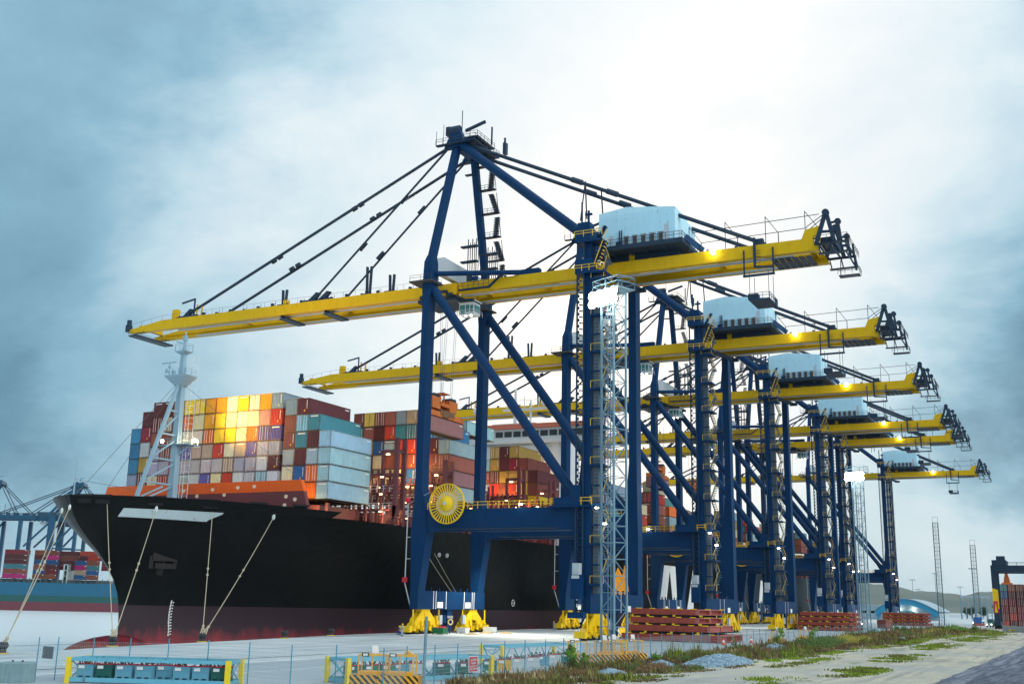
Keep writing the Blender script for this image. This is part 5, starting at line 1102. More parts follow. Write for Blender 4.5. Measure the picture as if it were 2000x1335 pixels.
# hatch covers stacked on the apron
HATCH = paint('hatch cover red oxide', (.30, .052, .035), .6, .22, .2, .30, (.10, .035, .02)); HEND = paint('hatch end red', (.38, .11, .09), .6, .15, .15, .15)
def hatch(x0, x1, y0, y1, z0, h, lab, closed=False):
    t = thing('hatch_cover', lab, 'hatch cover', ((x0 + x1) / 2, y0, z0), 0, 'red hatch covers stacked on the apron'); hx = (x1 - x0) / 2; D = y1 - y0; q = MB(); q.box(-hx, hx - .5, 0, D, 0, h)
    k = -hx + 1.0
    while k < hx - 1: q.box(k, k + .08, -.05, 0, .03, h - .03); k += 1.15
    for a, b_ in ((-hx + 6.0, -hx + 7.0), (-hx + 8.0, -hx + 9.2)): q.box(a, b_, -.06, -.005, .1, h - .05)
    q.build('panel', HATCH, t)
    q = MB(); q.box(hx - .5, hx, 0, D, h - .14, h); q.box(hx - .5, hx, 0, D, 0, .10); q.box(hx - .5, hx, 0, .3, .1, h - .14); q.box(hx - .5, hx, D - .3, D, .1, h - .14); q.box(hx - .5, hx, D / 2 - .5, D / 2 + .3, .1, h - .14)
    if closed: q.box(hx - .45, hx - .15, .3, D - .3, .1, h - .14)
    for k in range(5): q.box(hx - .45, hx - .2, 1.0 + k * 1.0, 1.12 + k * 1.0, h * .62, h - .14)
    q.build('open_end', HEND, t)
    q = MB()
    for k in range(7): q.box(-hx + .8 + k * 2.2, -hx + 1.6 + k * 2.2, -.03, .3, h, h + .12); (q.box(-hx + .4 + k * 2.1, -hx + .8 + k * 2.1, .02, .4, -.26, -.012) if k % 2 else None)
    q.build('yellow_cleats', YELB, t)
    q = MB(); q.box(-hx + .3, hx - .9, .12, D - .3, -.34, -.02); q.build('underside', BLK, t)  # black filler box: shade of the gap below put into its colour
S = 'in the nearest hatch stack'
hatch(32.2, 48.0, 164.5, 176.8, .10, 1.0, 'lowest and widest red hatch cover ' + S); hatch(33.4, 46.4, 164.5, 177, 1.50, .9, 'second red hatch cover up, closed end, ' + S, True); hatch(33.7, 44.6, 164.5, 177, 2.72, .86, 'third red hatch cover up ' + S); hatch(33.85, 44.65, 164.5, 177.2, 3.98, .84, 'topmost red hatch cover ' + S)
for x0, x1, y0, nm in ((32.0, 46.2, 288, 'middle'), (32.2, 48.0, 430, 'farthest')):
    for k, w_ in enumerate(('lowest', 'second lowest', 'second highest', 'topmost')): hatch(x0 + .35 * k * (y0 < 300), x1 - .5 * (k > 0), y0, y0 + 13, .12 + 1.18 * k, .86, f'{w_} red hatch cover in the {nm} hatch stack')
container(44.6, 343, 0, 'rust', 'rusty red container standing on the apron by the fence', False, 'plain', 'containers standing in the yard')
# things at the near crane's feet
q0 = paint('crate dark green', (.005, .12, .05), .5, .1, .1); WCR = paint('crate white', (.66, .68, .66), .6, .08, .1, .05)
def crate(x, y, w_, d, h, m, lab, lid=None):
    t = thing('crate', lab, 'crate', (x, y, 0), 0, 'crates at the crane bogies'); q = MB(); q.box(-w_ / 2, w_ / 2, -d / 2, -d / 2 + .06, .12, h); q.box(-w_ / 2, w_ / 2, d / 2 - .06, d / 2, .12, h); q.box(-w_ / 2, -w_ / 2 + .06, -d / 2 + .06, d / 2 - .06, .12, h); q.box(w_ / 2 - .06, w_ / 2, -d / 2 + .06, d / 2 - .06, .12, h); q.box(-w_ / 2 + .06, w_ / 2 - .06, -d / 2 + .06, d / 2 - .06, .12, .2); q.build('box', m, t)
    q = MB()
    for a in (-w_ / 2, w_ / 2 - .12):
        for b_ in (-d / 2, d / 2 - .12): q.box(a, a + .12, b_, b_ + .12, 0, .118)
    q.build('feet', DARK, t)
    if lid: q = MB(); q.box(-w_ / 2 - .02, w_ / 2 + .02, -d / 2 - .02, d / 2 + .02, h, h + .06); q.build('rim', lid, t)
crate(2.4, 159.6, 2.0, 1.6, 1.05, q0, 'dark green crate beside the red drum', flat('rim red', (.42, .02, .04), .5)); crate(1.9, 168.2, 1.7, 1.5, .95, WCR, 'white crate right of the near crane bogie gap'); crate(1.6, 178.6, 2.0, 1.5, .95, WCR, 'white crate right of the second bogie set')
t = thing('drum', 'upright red drum beside the dark green crate', 'drum', (1.2, 162.3, 0)); q = MB(); q.tube((0, 0, 0), (0, 0, 1.25), .62, n=18); q.build('shell', flat('drum red', (.45, .02, .03), .45), t); q = MB(); q.torus((0, 0, .4), (0, 0, 1), .62, .03, 18, 4); q.torus((0, 0, .85), (0, 0, 1), .62, .03, 18, 4); q.build('hoops', flat('drum red', (.45, .02, .03), .45), t)
t = thing('fire_point', 'round cream life ring on a dark post between the bogies', 'life ring', (.9, 165.3, 0)); q = MB(); q.box(-.06, .06, 0, .12, 0, 2.6); q.build('post', NAVY, t); q = MB(); q.torus((.12, 0, 1.9), (1, -.6, 0), .42, .12, 24, 8); q.build('ring', flat('ring cream', (.75, .55, .28), .5), t); q = MB(); q.box(-.5, .6, -.03, 0, 2.5, 2.9); q.build('plate', WHITE, t)
SAND = paint('sand heap', (.32, .25, .14), .95, .3, .1)
for x, y, lab in ((6.9, 162.3, 'left small heap of sand on the lit quay'), (4.6, 171.5, 'heap of sand in front of the second white crate'), (7.2, 174, 'right small heap of sand on the lit quay')):
    q = MB(); vs = [(0, 0, .42)]; fs = []
    for j, r_ in enumerate((.35, .75, 1.15)):
        for i in range(14): a = 2 * math.pi * i / 14; k = 1 + .25 * noise.noise((x + math.cos(a) * 2, math.sin(a) * 2, j)); vs.append((math.cos(a) * r_ * k * 1.2, math.sin(a) * r_ * k, (.34, .16, 0)[j] * (1 + .3 * noise.noise((i, j, x)))))
    for i in range(14):
        fs.append((0, 1 + i, 1 + (i + 1) % 14))
        for j in range(2): a = 1 + j * 14; fs.append((a + i, a + 14 + i, a + 14 + (i + 1) % 14, a + (i + 1) % 14))
    q.add(vs, fs); tag(q.build('sand_heap', SAND, None, True, (x, y, 0)), lab, 'sand heap', 'sand heaps on the quay')
for x, y, lab in ((50.4, 157.5, 'left orange traffic cone behind the fence'), (50.9, 171, 'right orange traffic cone behind the fence')):
    t = thing('traffic_cone', lab, 'traffic cone', (x, y, 0), 0, 'traffic cones'); q = MB(); q.tube((0, 0, .05), (0, 0, 1.1), .26, .05, 14); q.build('cone', flat('cone orange', (.80, .10, .02), .5), t); q = MB(); q.tube((0, 0, .42), (0, 0, .68), .187, .135, 14); q.build('band', WHITE, t); q = MB(); q.box(-.3, .3, -.3, .3, 0, .05); q.build('foot', BLK, t)
# people
SKIN = flat('skin', (.35, .20, .13), .6); HELM = flat('helmet yellow', (.85, .55, .02), .4); HAIR = flat('dark hair', (.01, .008, .006), .7)
def skinned(name, pts, edges, rad, m, parent, root=0):
    me = bpy.data.meshes.new(name); me.from_pydata(pts, edges, []); me.materials.append(m); o = bpy.data.objects.new(name, me); col.objects.link(o); o.parent = parent
    md = o.modifiers.new('skin', 'SKIN'); md.use_smooth_shade = True; o.modifiers.new('sub', 'SUBSURF').levels = 1; o.modifiers['sub'].render_levels = 1
    for i, v in enumerate(me.skin_vertices[0].data): v.radius = (rad[i] if isinstance(rad[i], tuple) else (rad[i], rad[i])); v.use_root = i == root
    return o
def person(x, y, rz, lab, shirt, vest, trouser, seated=False):
    t = thing('person', lab, 'person', (x, y, 0), rz, 'dock workers')
    if not seated: hip, kn, an, toe = .95, [(.10, .03, .50), (-.10, .0, .50)], [(.12, 0, .09), (-.12, -.04, .09)], [(.14, .16, .05), (-.12, .12, .05)]
    else: hip, kn, an, toe = .50, [(.14, .42, .52), (-.12, .42, .50)], [(.15, .46, .09), (-.12, .48, .09)], [(.16, .62, .05), (-.12, .64, .05)]
    lean = .14 if seated else .03; sh = hip + .50
    pts = [(0, 0, hip), (0, lean * .4, hip + .22), (0, lean * .9, sh - .04), (0, lean + .02, sh + .09), (0, lean + .06, sh + .22), (0, lean + .05, sh + .33)]
    for s in (1, -1): pts += [(s * .10, 0, hip - .04), kn[0 if s > 0 else 1], an[0 if s > 0 else 1], toe[0 if s > 0 else 1]]
    ar = [(.19, lean, sh), (.25, lean + .10, sh - .28), (.18, lean + .32, sh - .30), (.15, lean + .40, sh - .30)]
    for s in (1, -1): pts += [(s * a, b_, c) for a, b_, c in ar]
    ed = [(0, 1), (1, 2), (2, 3), (3, 4), (4, 5), (0, 6), (6, 7), (7, 8), (8, 9), (0, 10), (10, 11), (11, 12), (12, 13), (2, 14), (14, 15), (15, 16), (16, 17), (2, 18), (18, 19), (19, 20), (20, 21)]
    rad = [(.15, .11), (.14, .10), (.17, .11), .055, (.075, .095), (.06, .075)] + [.095, .065, .045, .045] * 2 + [.065, .05, .038, .04] * 2
    skinned('body', pts, ed, rad, SKIN, t)
    g = .022
    skinned('trousers', pts[0:1] + pts[6:9] + pts[10:13], [(0, 1), (1, 2), (2, 3), (0, 4), (4, 5), (5, 6)], [(.17, .13), .115, .085, .075, .115, .085, .075], flat('cloth ' + trouser[0], trouser[1], .85), t)
    skinned('shirt', pts[1:4] + pts[14:17] + pts[18:21], [(0, 1), (1, 2), (1, 3), (3, 4), (4, 5), (1, 6), (6, 7), (7, 8)], [(.165, .125), (.19, .13), .075, .085, .07, .055, .085, .07, .055], flat('cloth ' + shirt[0], shirt[1], .85), t)
    skinned('vest', [(0, lean * .3, hip + .16), (0, lean * .8, sh - .06)], [(0, 1)], [(.18, .145), (.20, .15)], flat('cloth ' + vest[0], vest[1], .8), t)
    hz = sh + .30; q = MB(); q.ball((0, lean + .05, hz), .125, .145, .13, 14, 8); q.tube((0, lean + .07, hz - .03), (0, lean + .07, hz - .01), .16, .15, 16); q.build('helmet', HELM, t, True)
    q = MB(); q.ball((0, lean + .155, sh + .20), .018, .025, .03)
    for s in (1, -1): q.ball((s * .035, lean + .145, sh + .235), .012)
    q.build('face', HAIR, t)
    q = MB()
    for s in (1, -1):
        for k in range(4): q.tube((s * (.15 - .018 * k), lean + .42, sh - .31), (s * (.145 - .018 * k), lean + .50 - .008 * abs(k - 1), sh - .33), .009, .007, 6)
        q.tube((s * .10, lean + .40, sh - .29), (s * .075, lean + .45, sh - .27), .010, .008, 6)
    q.build('fingers', SKIN, t)
    q = MB()
    for k in (0, 1): b_ = toe[k]; a = an[k]; q.ball(((a[0] + b_[0]) / 2, (a[1] + b_[1]) / 2, .06), .055, .14, .06)
    q.build('boots', DARK, t)
person(4.1, 145.2, -.7, 'worker standing in pale clothes and green vest with yellow helmet', ('pale blue', (.42, .55, .62)), ('green', (.02, .28, .14)), ('pale grey', (.36, .44, .52)))
person(.6, 149.8, -1.9, 'worker in dark blue with yellow helmet, half seated beside the bogie', ('dark blue', (.02, .05, .16)), ('yellow band', (.45, .45, .08)), ('blue', (.01, .05, .30)), True)
t = thing('step_stool', 'low dark stool under the half seated worker', 'stool', (.6, 149.75, 0), -1.9); q = MB(); q.box(-.25, .25, -.22, .2, .34, .40); q.build('seat', DARK, t); q = MB(); [q.box(a, a + .05, b_, b_ + .05, 0, .34) for a in (-.24, .19) for b_ in (-.2, .13)]; q.build('legs', DARK, t)
person(2.8, 203.6, .2, 'worker standing by the bogies of the second crane', ('grey', (.22, .27, .30)), ('dark green', (.03, .16, .12)), ('grey', (.20, .24, .28)))
# car behind the fence
def car(x, y, rz, c, lab):
    t = thing('parked_car', lab, 'car', (x, y, 0), rz); m = paint('car ' + c[0], c[1], .3, .04, .02, spec=.6); q = MB()
    q.loft([rect(-.85, .85, -2.05, 2.05, .28), rect(-.92, .92, -2.15, 2.15, .55), rect(-.90, .90, -2.1, 2.1, .92), rect(-.80, .80, -1.95, 1.1, .98), rect(-.66, .66, -1.5, .45, 1.48)]); q.build('body', m, t)
    q = MB(); q.loft([rect(-.70, .70, -1.92, -1.80, 1.0), rect(-.60, .60, -1.56, -1.50, 1.42)]); q.loft([rect(-.70, .70, .98, 1.10, 1.0), rect(-.60, .60, .46, .52, 1.42)]); q.hexa([(.78, -1.6, 1.0), (.82, -1.6, 1.0), (.82, .8, 1.0), (.78, .8, 1.0), (.64, -1.4, 1.42), (.68, -1.4, 1.42), (.68, .4, 1.42), (.64, .4, 1.42)]); q.build('window', GLS, t)
    for a in (-.8, .8):
        for b_ in (-1.35, 1.35): q = MB(); q.tube((a - .1, b_, .32), (a + .1, b_, .32), .32, n=16); q.build('wheel', BLK, t)
    for a in (-.6, .6): q = MB(); q.box(a - .16, a + .16, -2.2, -2.12, .62, .78); q.build('headlight', WHITE, t)
car(57.1, 251.5, R(155), ('pale blue', (.20, .40, .48)), 'pale blue car parked behind the mesh fence')
# ================================================================ FAR THINGS
def tractor(x, y, rz, c, lab):
    t = thing('terminal_tractor', lab, 'truck', (x, y, 0), rz, 'trucks in the yard'); m = paint('truck ' + c[0], c[1], .4); q = MB(); q.box(-1.2, 1.2, -1.0, 1.2, .9, 3.0); q.box(-1.1, 1.1, -2.4, -1.0, .6, 1.6); q.build('cab', m, t)
    q = MB(); q.box(-.95, .95, -1.06, -1.0, 1.8, 2.8); q.box(1.2, 1.24, -.6, .7, 1.8, 2.7); q.build('window', GLS, t); q = MB(); q.box(-1.1, 1.1, 1.2, 9.5, 1.0, 1.3); q.build('chassis', DARK, t)
    for a in (-1, 1):
        for b_ in (-1.4, 2.2, 7.5): q = MB(); q.tube((a - .18, b_, .5), (a + .18, b_, .5), .5, n=14); q.build('wheel', BLK, t)
    for a in (-.8, .8): q = MB(); q.ball((a, -2.45, 1.0), .16); q.build('headlight', glow('headlight', (1, .9, .7), 12), t)
tractor(33.0, 372, R(20), ('white', (.6, .62, .62)), 'dark fronted truck beside the farthest hatch stack'); tractor(30.0, 350, R(30), ('yellow', (.6, .36, .03)), 'yellow truck just right of the middle hatch stack'); tractor(57.5, 520, R(-10), ('green', (.25, .4, .3)), 'small yard truck on the far apron'); tractor(67.5, 452, R(-14), ('pale green', (.4, .55, .5)), 'truck with lit headlights left of the yard crane leg')
# yard: stacked containers, rubber tyred gantry, wall
YG = 'containers stacked in the far yard'
for i, cs in enumerate((('red', 'rust', 'crimson', 'rust', 'navy', 'teal'), ('maroon', 'red', 'rust', 'crimson', 'maroon', 'brown'), ('rust', 'crimson', 'crimson', 'maroon', 'maroon', 'brown'), ('brick', 'maroon', 'red', 'rust', 'rust', 'tan'))):
    for k, c in enumerate(cs): container(73.2 + 2.62 * i, 440, 2.56 * k, c, f'{cn(c)} container in the far yard stack, {ORD[i]} column, {ORD[k]} up from the ground', False, 'door', YG)
rtg = thing('yard_gantry', 'dark blue yard gantry crane with a yellow leg panel at the right edge', 'gantry crane', (72.0, 402, 0)); q = MB(); q.box(-.3, 1.4, 0, 1.3, 1.5, 20.0); q.box(-.3, 1.4, 12, 13.3, 1.5, 20); q.box(-.6, 1.6, -1.5, 15, 1.2, 2.4); q.build('leg', NAVY2, rtg); q = MB(); q.box(-.3, 26, -.2, 1.6, 18.3, 20.6); q.box(-.3, 26, 11.8, 13.5, 18.3, 20.6); q.build('gantry_beam', NAVY2, rtg)
q = MB(); q.box(.2, 4.6, -.4, 13.6, 20.6, 22.3); q.box(1.6, 4.2, 0, 4, 22.3, 23.6); q.rail([(4.6, 0, 20.6), (20, 0, 20.6)], 1.0, .12, 3); q.build('machinery_deck', NAVY2, rtg); q = MB(); q.hexa([(-.32, -.05, 6.5), (1.45, -.05, 6.5), (1.45, 0, 6.5), (-.32, 0, 6.5), (-.32, -.05, 13.2), (1.45, -.05, 12.6), (1.45, 0, 12.6), (-.32, 0, 13.2)]); q.build('yellow_panel', YELB, rtg); q = MB(); q.box(-.2, 1.1, -.12, -.05, 5.2, 9.0); q.build('warning_panel', flat('signal red', (.55, .02, .05), .5), rtg); q = MB(); q.prism([(0, 5.4), (.9, 5.4), (.45, 8.6)], 'y', -.18, -.12); q.build('warning_triangle', YELB, rtg)
for a in (-.1, 1.0):
    for b_ in (-.6, 1.6, 11.6, 13.8): q = MB(); q.tube((a - .2, b_, .7), (a + .3, b_, .7), .7, n=16); q.build('wheel', BLK, rtg)
t = thing('yard_spreader', 'orange brown spreader hanging under the yard gantry beam', 'spreader', (76.2, 404, 14.6)); q = MB(); q.box(-1.6, 1.6, -1.2, 6, 0, .4); q.prism([(-1.0, .4), (1.0, .4), (.8, 1.8), (.3, 3.4), (-.4, 3.4), (-.8, 1.8)], 'y', .5, 3.0); q.build('spreader_frame', OR, t); q = MB(); [q.tube((a, 1.5, 3.2), (a, 1.5, 4.0), .05) for a in (-.5, .5)]; q.build('hoist_rope', WIRE, t)
t = thing('boundary_wall', 'long low grey wall at the right edge before the yard stack', 'wall', (76, 362, 0)); q = MB(); q.hexa([(0, 0, 0), (22, -70, 0), (22.4, -69.8, 0), (.4, .2, 0), (0, 0, 1.5), (22, -70, 1.5), (22.4, -69.8, 1.5), (.4, .2, 1.5)]); q.build('wall_panel', paint('grey wall', (.40, .46, .47), .8, .15, .25), t); q = MB(); q.hexa([(-.05, -.1, 1.5), (21.95, -70.1, 1.5), (22.45, -69.7, 1.5), (.45, .3, 1.5), (-.05, -.1, 1.62), (21.95, -70.1, 1.62), (22.45, -69.7, 1.62), (.45, .3, 1.62)]); q.build('coping', LGREY, t)
t = thing('notice_board', 'small yellow board fixed on the low grey wall', 'sign', (79.2, 351, 0)); q = MB(); q.box(-.9, .9, -.1, .0, .3, .75); q.build('board', YELB, t); q = MB(); q.box(-.05, .05, 0, .1, 0, .75); q.build('stake', RUSTY, t)
t = thing('electric_cabinet', 'blue cabinet at the foot of the right lattice tower', 'cabinet', (60.6, 488, 0)); q = MB(); q.box(-1.6, 1.2, -.6, .6, 1.0, 3.4); q.build('cabinet', flat('cabinet blue', (.03, .12, .35), .5), t); q = MB(); q.box(-1.9, 2.2, -.8, .8, 0, 1.0); q.build('plinth', HEND, t)
# land beyond the berth
tag(MB().quad((-700, 640, -.05), (-6.5, 640, -.05), (-6.5, 2600, -.05), (-700, 2600, -.05)).build('far_quay', ASP), kind='structure')
tag(MB().quad((10, 560, .01), (2500, 430, .01), (2500, 2600, .01), (10, 2600, .01)).build('yard_ground', CON), kind='structure')
tag(MB().box(-700, -6.5, 639, 641, -9, -.06).build('quay_wall', CONC), kind='structure')
# blue arched shed and grey store
SHB = paint('shed blue', (.03, .27, .45), .5, .08, .1); SHG = paint('shed cladding', (.42, .52, .56), .5, .06, .12)
shed = thing('warehouse', 'warehouse with a blue arched roof and pale front behind the hatch covers', 'warehouse', (8, 690, 0)); q = MB(); poly = [(-17.5 + 35 * i / 16, 5.0 + 7.0 * math.sin(math.pi * (i / 16) ** .92)) for i in range(17)]
q.prism([(x, z) for x, z in poly] + [(x * .98, z - 3.2) for x, z in reversed(poly)], 'y', -4, 0); q.build('roof_fascia', SHB, shed); q = MB(); q.prism([(x * 1.02, z + .3) for x, z in poly] + [(x * 1.02, z) for x, z in reversed(poly)], 'y', -5, 60); q.build('roof', paint('shed roof grey', (.34, .42, .46), .5), shed)
q = MB(); q.prism([(-17, 0), (17, 0)] + [(x * .96, z - .6) for x, z in reversed(poly)], 'y', -.002, 58); q.build('wall', SHG, shed); q = MB(); q.box(-4.5, 4.0, -.6, -.1, 3.2, 5.2); q.build('canopy', paint('shed teal', (.05, .22, .26), .5), shed)
for x in (-16.5, 12): q = MB(); q.bar((x, -3, 0), (x + 3, -3, 6), .9, .9); q.build('arch_strut', SHB, shed)
for x in (-4.2, 3.6): q = MB(); q.ball((x, -1, 6.0), .5); q.build('wall_lamp', COOL, shed)
st = thing('store_building', 'pale grey flat roofed store left of the blue arched shed', 'building', (-22, 720, 0)); q = MB(); q.box(-13, 10, 0, 30, 0, 7.5); q.build('wall', SHG, st); q = MB(); q.box(-13.4, 10.4, -.5, 30, 7.5, 8.6); q.build('roof', LGREY, st); q = MB(); [q.box(-11 + k * 5, -8 + k * 5, -.06, -.005, 3.4, 5.0) for k in range(4)]; q.build('windows', WIN, st)
# steel hoarding frame
bf = thing('steel_hoarding', 'open steel hoarding frame standing far off above the trees', 'steel frame', (30, 900, 0)); q = MB()
for k in range(7):
    x = -10.5 + k * 3.5; q.bar((x, 0, 0), (x, 0, 17), .35); q.bar((x, 6, 0), (x, 6, 12), .3); q.bar((x, 6, 0), (x, 0, 11), .25)
for z in (16.4, 17, 12.8, 11.0): q.bar((-10.5, 0, z), (10.5, 0, z), .4)
q.build('frame', GALV, bf); q = MB(); q.box(-10.5, 10.5, -.3, -.2, 15.6, 17.2); q.build('header', paint('header grey', (.3, .36, .4), .6), bf)
for x, y, h, lab in ((-4, 820, 26, 'thin far lamp mast left of the last crane leg'), (-10, 900, 21, 'farthest thin lamp mast left of the last crane leg'), (9.0, 840, 31, 'far lamp mast above the arch of the blue shed'), (20, 900, 23, 'short far lamp mast above the right slope of the shed roof'), (36, 930, 20, 'small far lamp mast left of the lattice tower'), (48.5, 640, 27.5, 'lamp mast with a square head beside the bare lattice tower')):
    t = thing('lamp_mast', lab, 'lamp mast', (x, y, 0), 0, 'far lamp masts'); q = MB(); q.tube((0, 0, 0), (0, 0, h), .28, .16, 8); q.build('mast', GALV, t); q = MB(); q.box(-1.9, 1.9, -.6, .6, h, h + .7); q.build('lamp_head', LGREY, t)
# trees far off
LEAFD = paint('dark foliage', (.030, .055, .022), .9, .5, .1, scale=.2); BARK = flat('bark', (.08, .06, .04), .9)
def leaf_blob(q, c, rx, ry, rz, n, s, r_, m=0):
    for _ in range(n):
        while True:
            p = Vector((r_.uniform(-1, 1), r_.uniform(-1, 1), r_.uniform(-1, 1)))
            if .25 < p.length < 1: break
        p = Vector((c[0] + p.x * rx, c[1] + p.y * ry, c[2] + p.z * rz)); a = Vector((r_.gauss(0, 1), r_.gauss(0, 1), r_.gauss(0, 1))).normalized() * s; b_ = a.orthogonal().normalized() * s * r_.uniform(.35, .7)
        q.quad(p - a - b_ * .2, p - b_, p + a + b_ * .2, p + b_, m)
r_ = random.Random(3)
for k, (x, y, h) in enumerate(((9.5, 1080, 9), (16, 1050, 10.5), (22, 1090, 11.5), (28, 1040, 10), (34, 1075, 13), (40, 1050, 12), (46, 1080, 14.5), (51, 1060, 13.5), (60, 1100, 9), (67, 1120, 8.5))):
    t = thing('far_tree', f'dark tree in the far row behind the apron, {ORD[k]} from the left', 'tree', (x, y, 0), 0, 'far row of trees'); q = MB(); q.tube((0, 0, 0), (0, 0, h * .5), .35, .15, 8); [q.tube((0, 0, h * .35), (r_.uniform(-2, 2), r_.uniform(-2, 2), h * .65), .15, .05, 6) for _ in range(4)]; q.build('trunk', BARK, t)
    q = MB(); [leaf_blob(q, (r_.uniform(-2.2, 2.2), r_.uniform(-2, 2), h * r_.uniform(.42, .82)), r_.uniform(1.5, 2.8), 2.2, r_.uniform(1.2, 2.4), 130, .5, r_) for _ in range(7)]; q.build('crown', LEAFD, t)
# ship and cranes on the other side of the basin
FS = thing('far_ship', 'blue hulled container ship across the basin, seen left of the black bow', 'container ship', (-408.5, 440, WZ), R(26.939 + 7)); fb = paint('far hull blue', (.006, .10, .18), .5, .1, .12, .06); fg = paint('far hull green', (.008, .08, .08), .5, .2, .2, .1); fr = paint('far hull red', (.13, .035, .05), .6, .2, .2)
q = MB(); q.box(-150, 92, 0, 40, 8.2, 15.2); q.prism([(92, 8.2), (92, 15.2), (104, 15.2), (98, 8.2)], 'y', 4, 36); q.build('hull', fb, FS); q = MB(); q.box(-150, 92, .02, 40, 4.8, 8.2); q.build('waterline_band', fg, FS); q = MB(); q.box(-150, 92, .04, 40, -1, 4.8); q.build('boot_top', fr, FS)
q = MB(); q.box(-140, 84, 2.5, 38, 15.2, 17.0)
for k in range(40): x = -60 + k * 3.0; q.box(x, x + .35, .3, .7, 15.2, 17.6)
q.build('deck', flat('far deck grey', (.07, .10, .11), .7), FS); q = MB()
for x in (2.4, 29, 33, 62, 66): q.box(x, x + .5, 1, 36, 15.2, 25.5); q.box(x + 2, x + 2.4, 1, 36, 15.2, 25.5); [q.box(x, x + 2.4, 1, 36, z, z + .3) for z in (19, 22, 25)]
q.build('lashing_bridge', flat('far bridge grey', (.34, .42, .42), .6), FS); q = MB(); [q.box(x, x + 3.5, .9, 3.2, 16.8, 22.6) for x in (27.5, 62)]; q.each('deck_locker', flat('far pale box', (.5, .6, .58), .6), FS); q = MB(); [q.ball((x, .6, 18.8), .35) for x in (36, 44, 70, 78)]; q.each('deck_lamp', WARMS, FS)
FG = 'containers on the far blue ship'; Mfs = Matrix.Translation((-408.5, 440, WZ)) @ Matrix.Rotation(R(33.939), 4, 'Z')
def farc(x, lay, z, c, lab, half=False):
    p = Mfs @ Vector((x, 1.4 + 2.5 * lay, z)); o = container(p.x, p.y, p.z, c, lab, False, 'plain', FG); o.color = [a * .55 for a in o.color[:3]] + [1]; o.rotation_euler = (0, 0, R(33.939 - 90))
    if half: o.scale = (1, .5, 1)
k = 0
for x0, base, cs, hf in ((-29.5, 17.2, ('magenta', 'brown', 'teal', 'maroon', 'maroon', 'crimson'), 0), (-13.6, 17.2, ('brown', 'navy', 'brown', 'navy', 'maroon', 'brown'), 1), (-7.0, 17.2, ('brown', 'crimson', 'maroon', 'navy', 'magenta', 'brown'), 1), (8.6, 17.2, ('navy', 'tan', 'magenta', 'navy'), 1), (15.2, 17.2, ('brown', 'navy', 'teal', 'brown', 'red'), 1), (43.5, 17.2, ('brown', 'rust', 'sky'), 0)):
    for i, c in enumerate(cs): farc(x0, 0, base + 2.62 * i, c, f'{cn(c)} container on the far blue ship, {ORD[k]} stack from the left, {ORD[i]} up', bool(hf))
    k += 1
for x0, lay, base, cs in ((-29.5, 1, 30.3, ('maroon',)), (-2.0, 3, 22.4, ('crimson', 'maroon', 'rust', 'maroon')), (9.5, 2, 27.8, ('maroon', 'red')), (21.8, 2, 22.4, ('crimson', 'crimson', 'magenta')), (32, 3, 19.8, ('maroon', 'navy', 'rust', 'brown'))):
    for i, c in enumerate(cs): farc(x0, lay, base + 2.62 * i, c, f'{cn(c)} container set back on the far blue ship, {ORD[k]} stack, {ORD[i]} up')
    k += 1
FB = paint('far crane blue', (.005, .06, .12), .45, .08, .08); FD = paint('far crane dark', (.015, .05, .09), .5)
def far_crane(x, y, lab):
    t = thing('far_crane', lab, 'crane', (x, y, 0), R(26.9), 'blue cranes across the basin'); g = 57.5
    q = MB(); q.box(-62, 38, -5, -3, g, g + 3.4); q.box(-62, 38, 3, 5, g, g + 3.4); q.build('girder', FB, t); q = MB(); q.box(-62, 38, -6.2, -5, g - .4, g); [q.box(-60 + k * 3, -58.6 + k * 3, -6, -5.2, g - 1.0, g - .4) for k in range(32)]; q.rail([(-60, -5, g + 3.4), (36, -5, g + 3.4)], 1.3, .2, 4); q.build('walkway', FD, t)
    for yy in (-10, 8):
        for xx, w_ in ((-32, 2.6), (-9, 4.8), (9, 2.4)): q = MB(); q.box(xx - w_ / 2, xx + w_ / 2, yy, yy + 2, 0, g - .5 if w_ < 4 else g + 3); q.build('leg', FB, t)
        q = MB(); q.bar((-28, yy + 1, 38), (-11, yy + 1, g - 2), 1.2); q.bar((-6, yy + 1, 39), (8, yy + 1, g - 2), 1.2); q.bar((-7, yy + 1, 37), (9, yy + 1, 37), 1.0); q.build('brace', FB, t)
        q = MB(); q.bar((-14.5, yy * .5, g + 3), (3.5, yy * .2, 83), 1.7); q.bar((-6.5, yy * .5, g + 3), (6.5, yy * .2, 83), 1.7); q.build('mast_leg', FB, t)
    q = MB(); q.box(1.5, 9.5, -4, 4, 82, 85.5); q.box(.5, 11, -5, 5, 83, 83.4); [q.tube((a, -2, 85.5), (a, 2, 85.5), 1.2) for a in (3.5, 7.5)]; q.bar((5, 0, 85), (5, 0, 89.5), .3); q.bar((5, 0, 89.3), (8, 0, 89.6), .3); q.build('apex_head', FB, t)
    for yy in (-3, 3):
        for xx in (-30, -55, 34, 22): q = MB(); q.tube((3 if xx < 0 else 8, yy, 84), (xx, yy, g + 3.4), .35, n=6); q.build('stay', FD, t)
    q = MB(); q.box(-22, -8, -5.5, 5.5, g + 3.4, g + 6.0); [q.tube((a, -4, g + 3.4), (a, -4, g + 9 + (a % 3)), .2) for a in (14, 18, 22, 10, -2)]; [q.box(a, a + 1.5, -5, -2, g + 3.4, g + 5) for a in range(-40, 34, 7)]; q.build('top_gear', FD, t)
    q = MB(); q.box(-20, -12, -4, 4, g - 3.2, g - 1); q.build('trolley', SHG, t); q = MB(); q.box(-1, 4, -4, -1, g - 4.5, g - 1); q.build('operator_cab', FD, t)
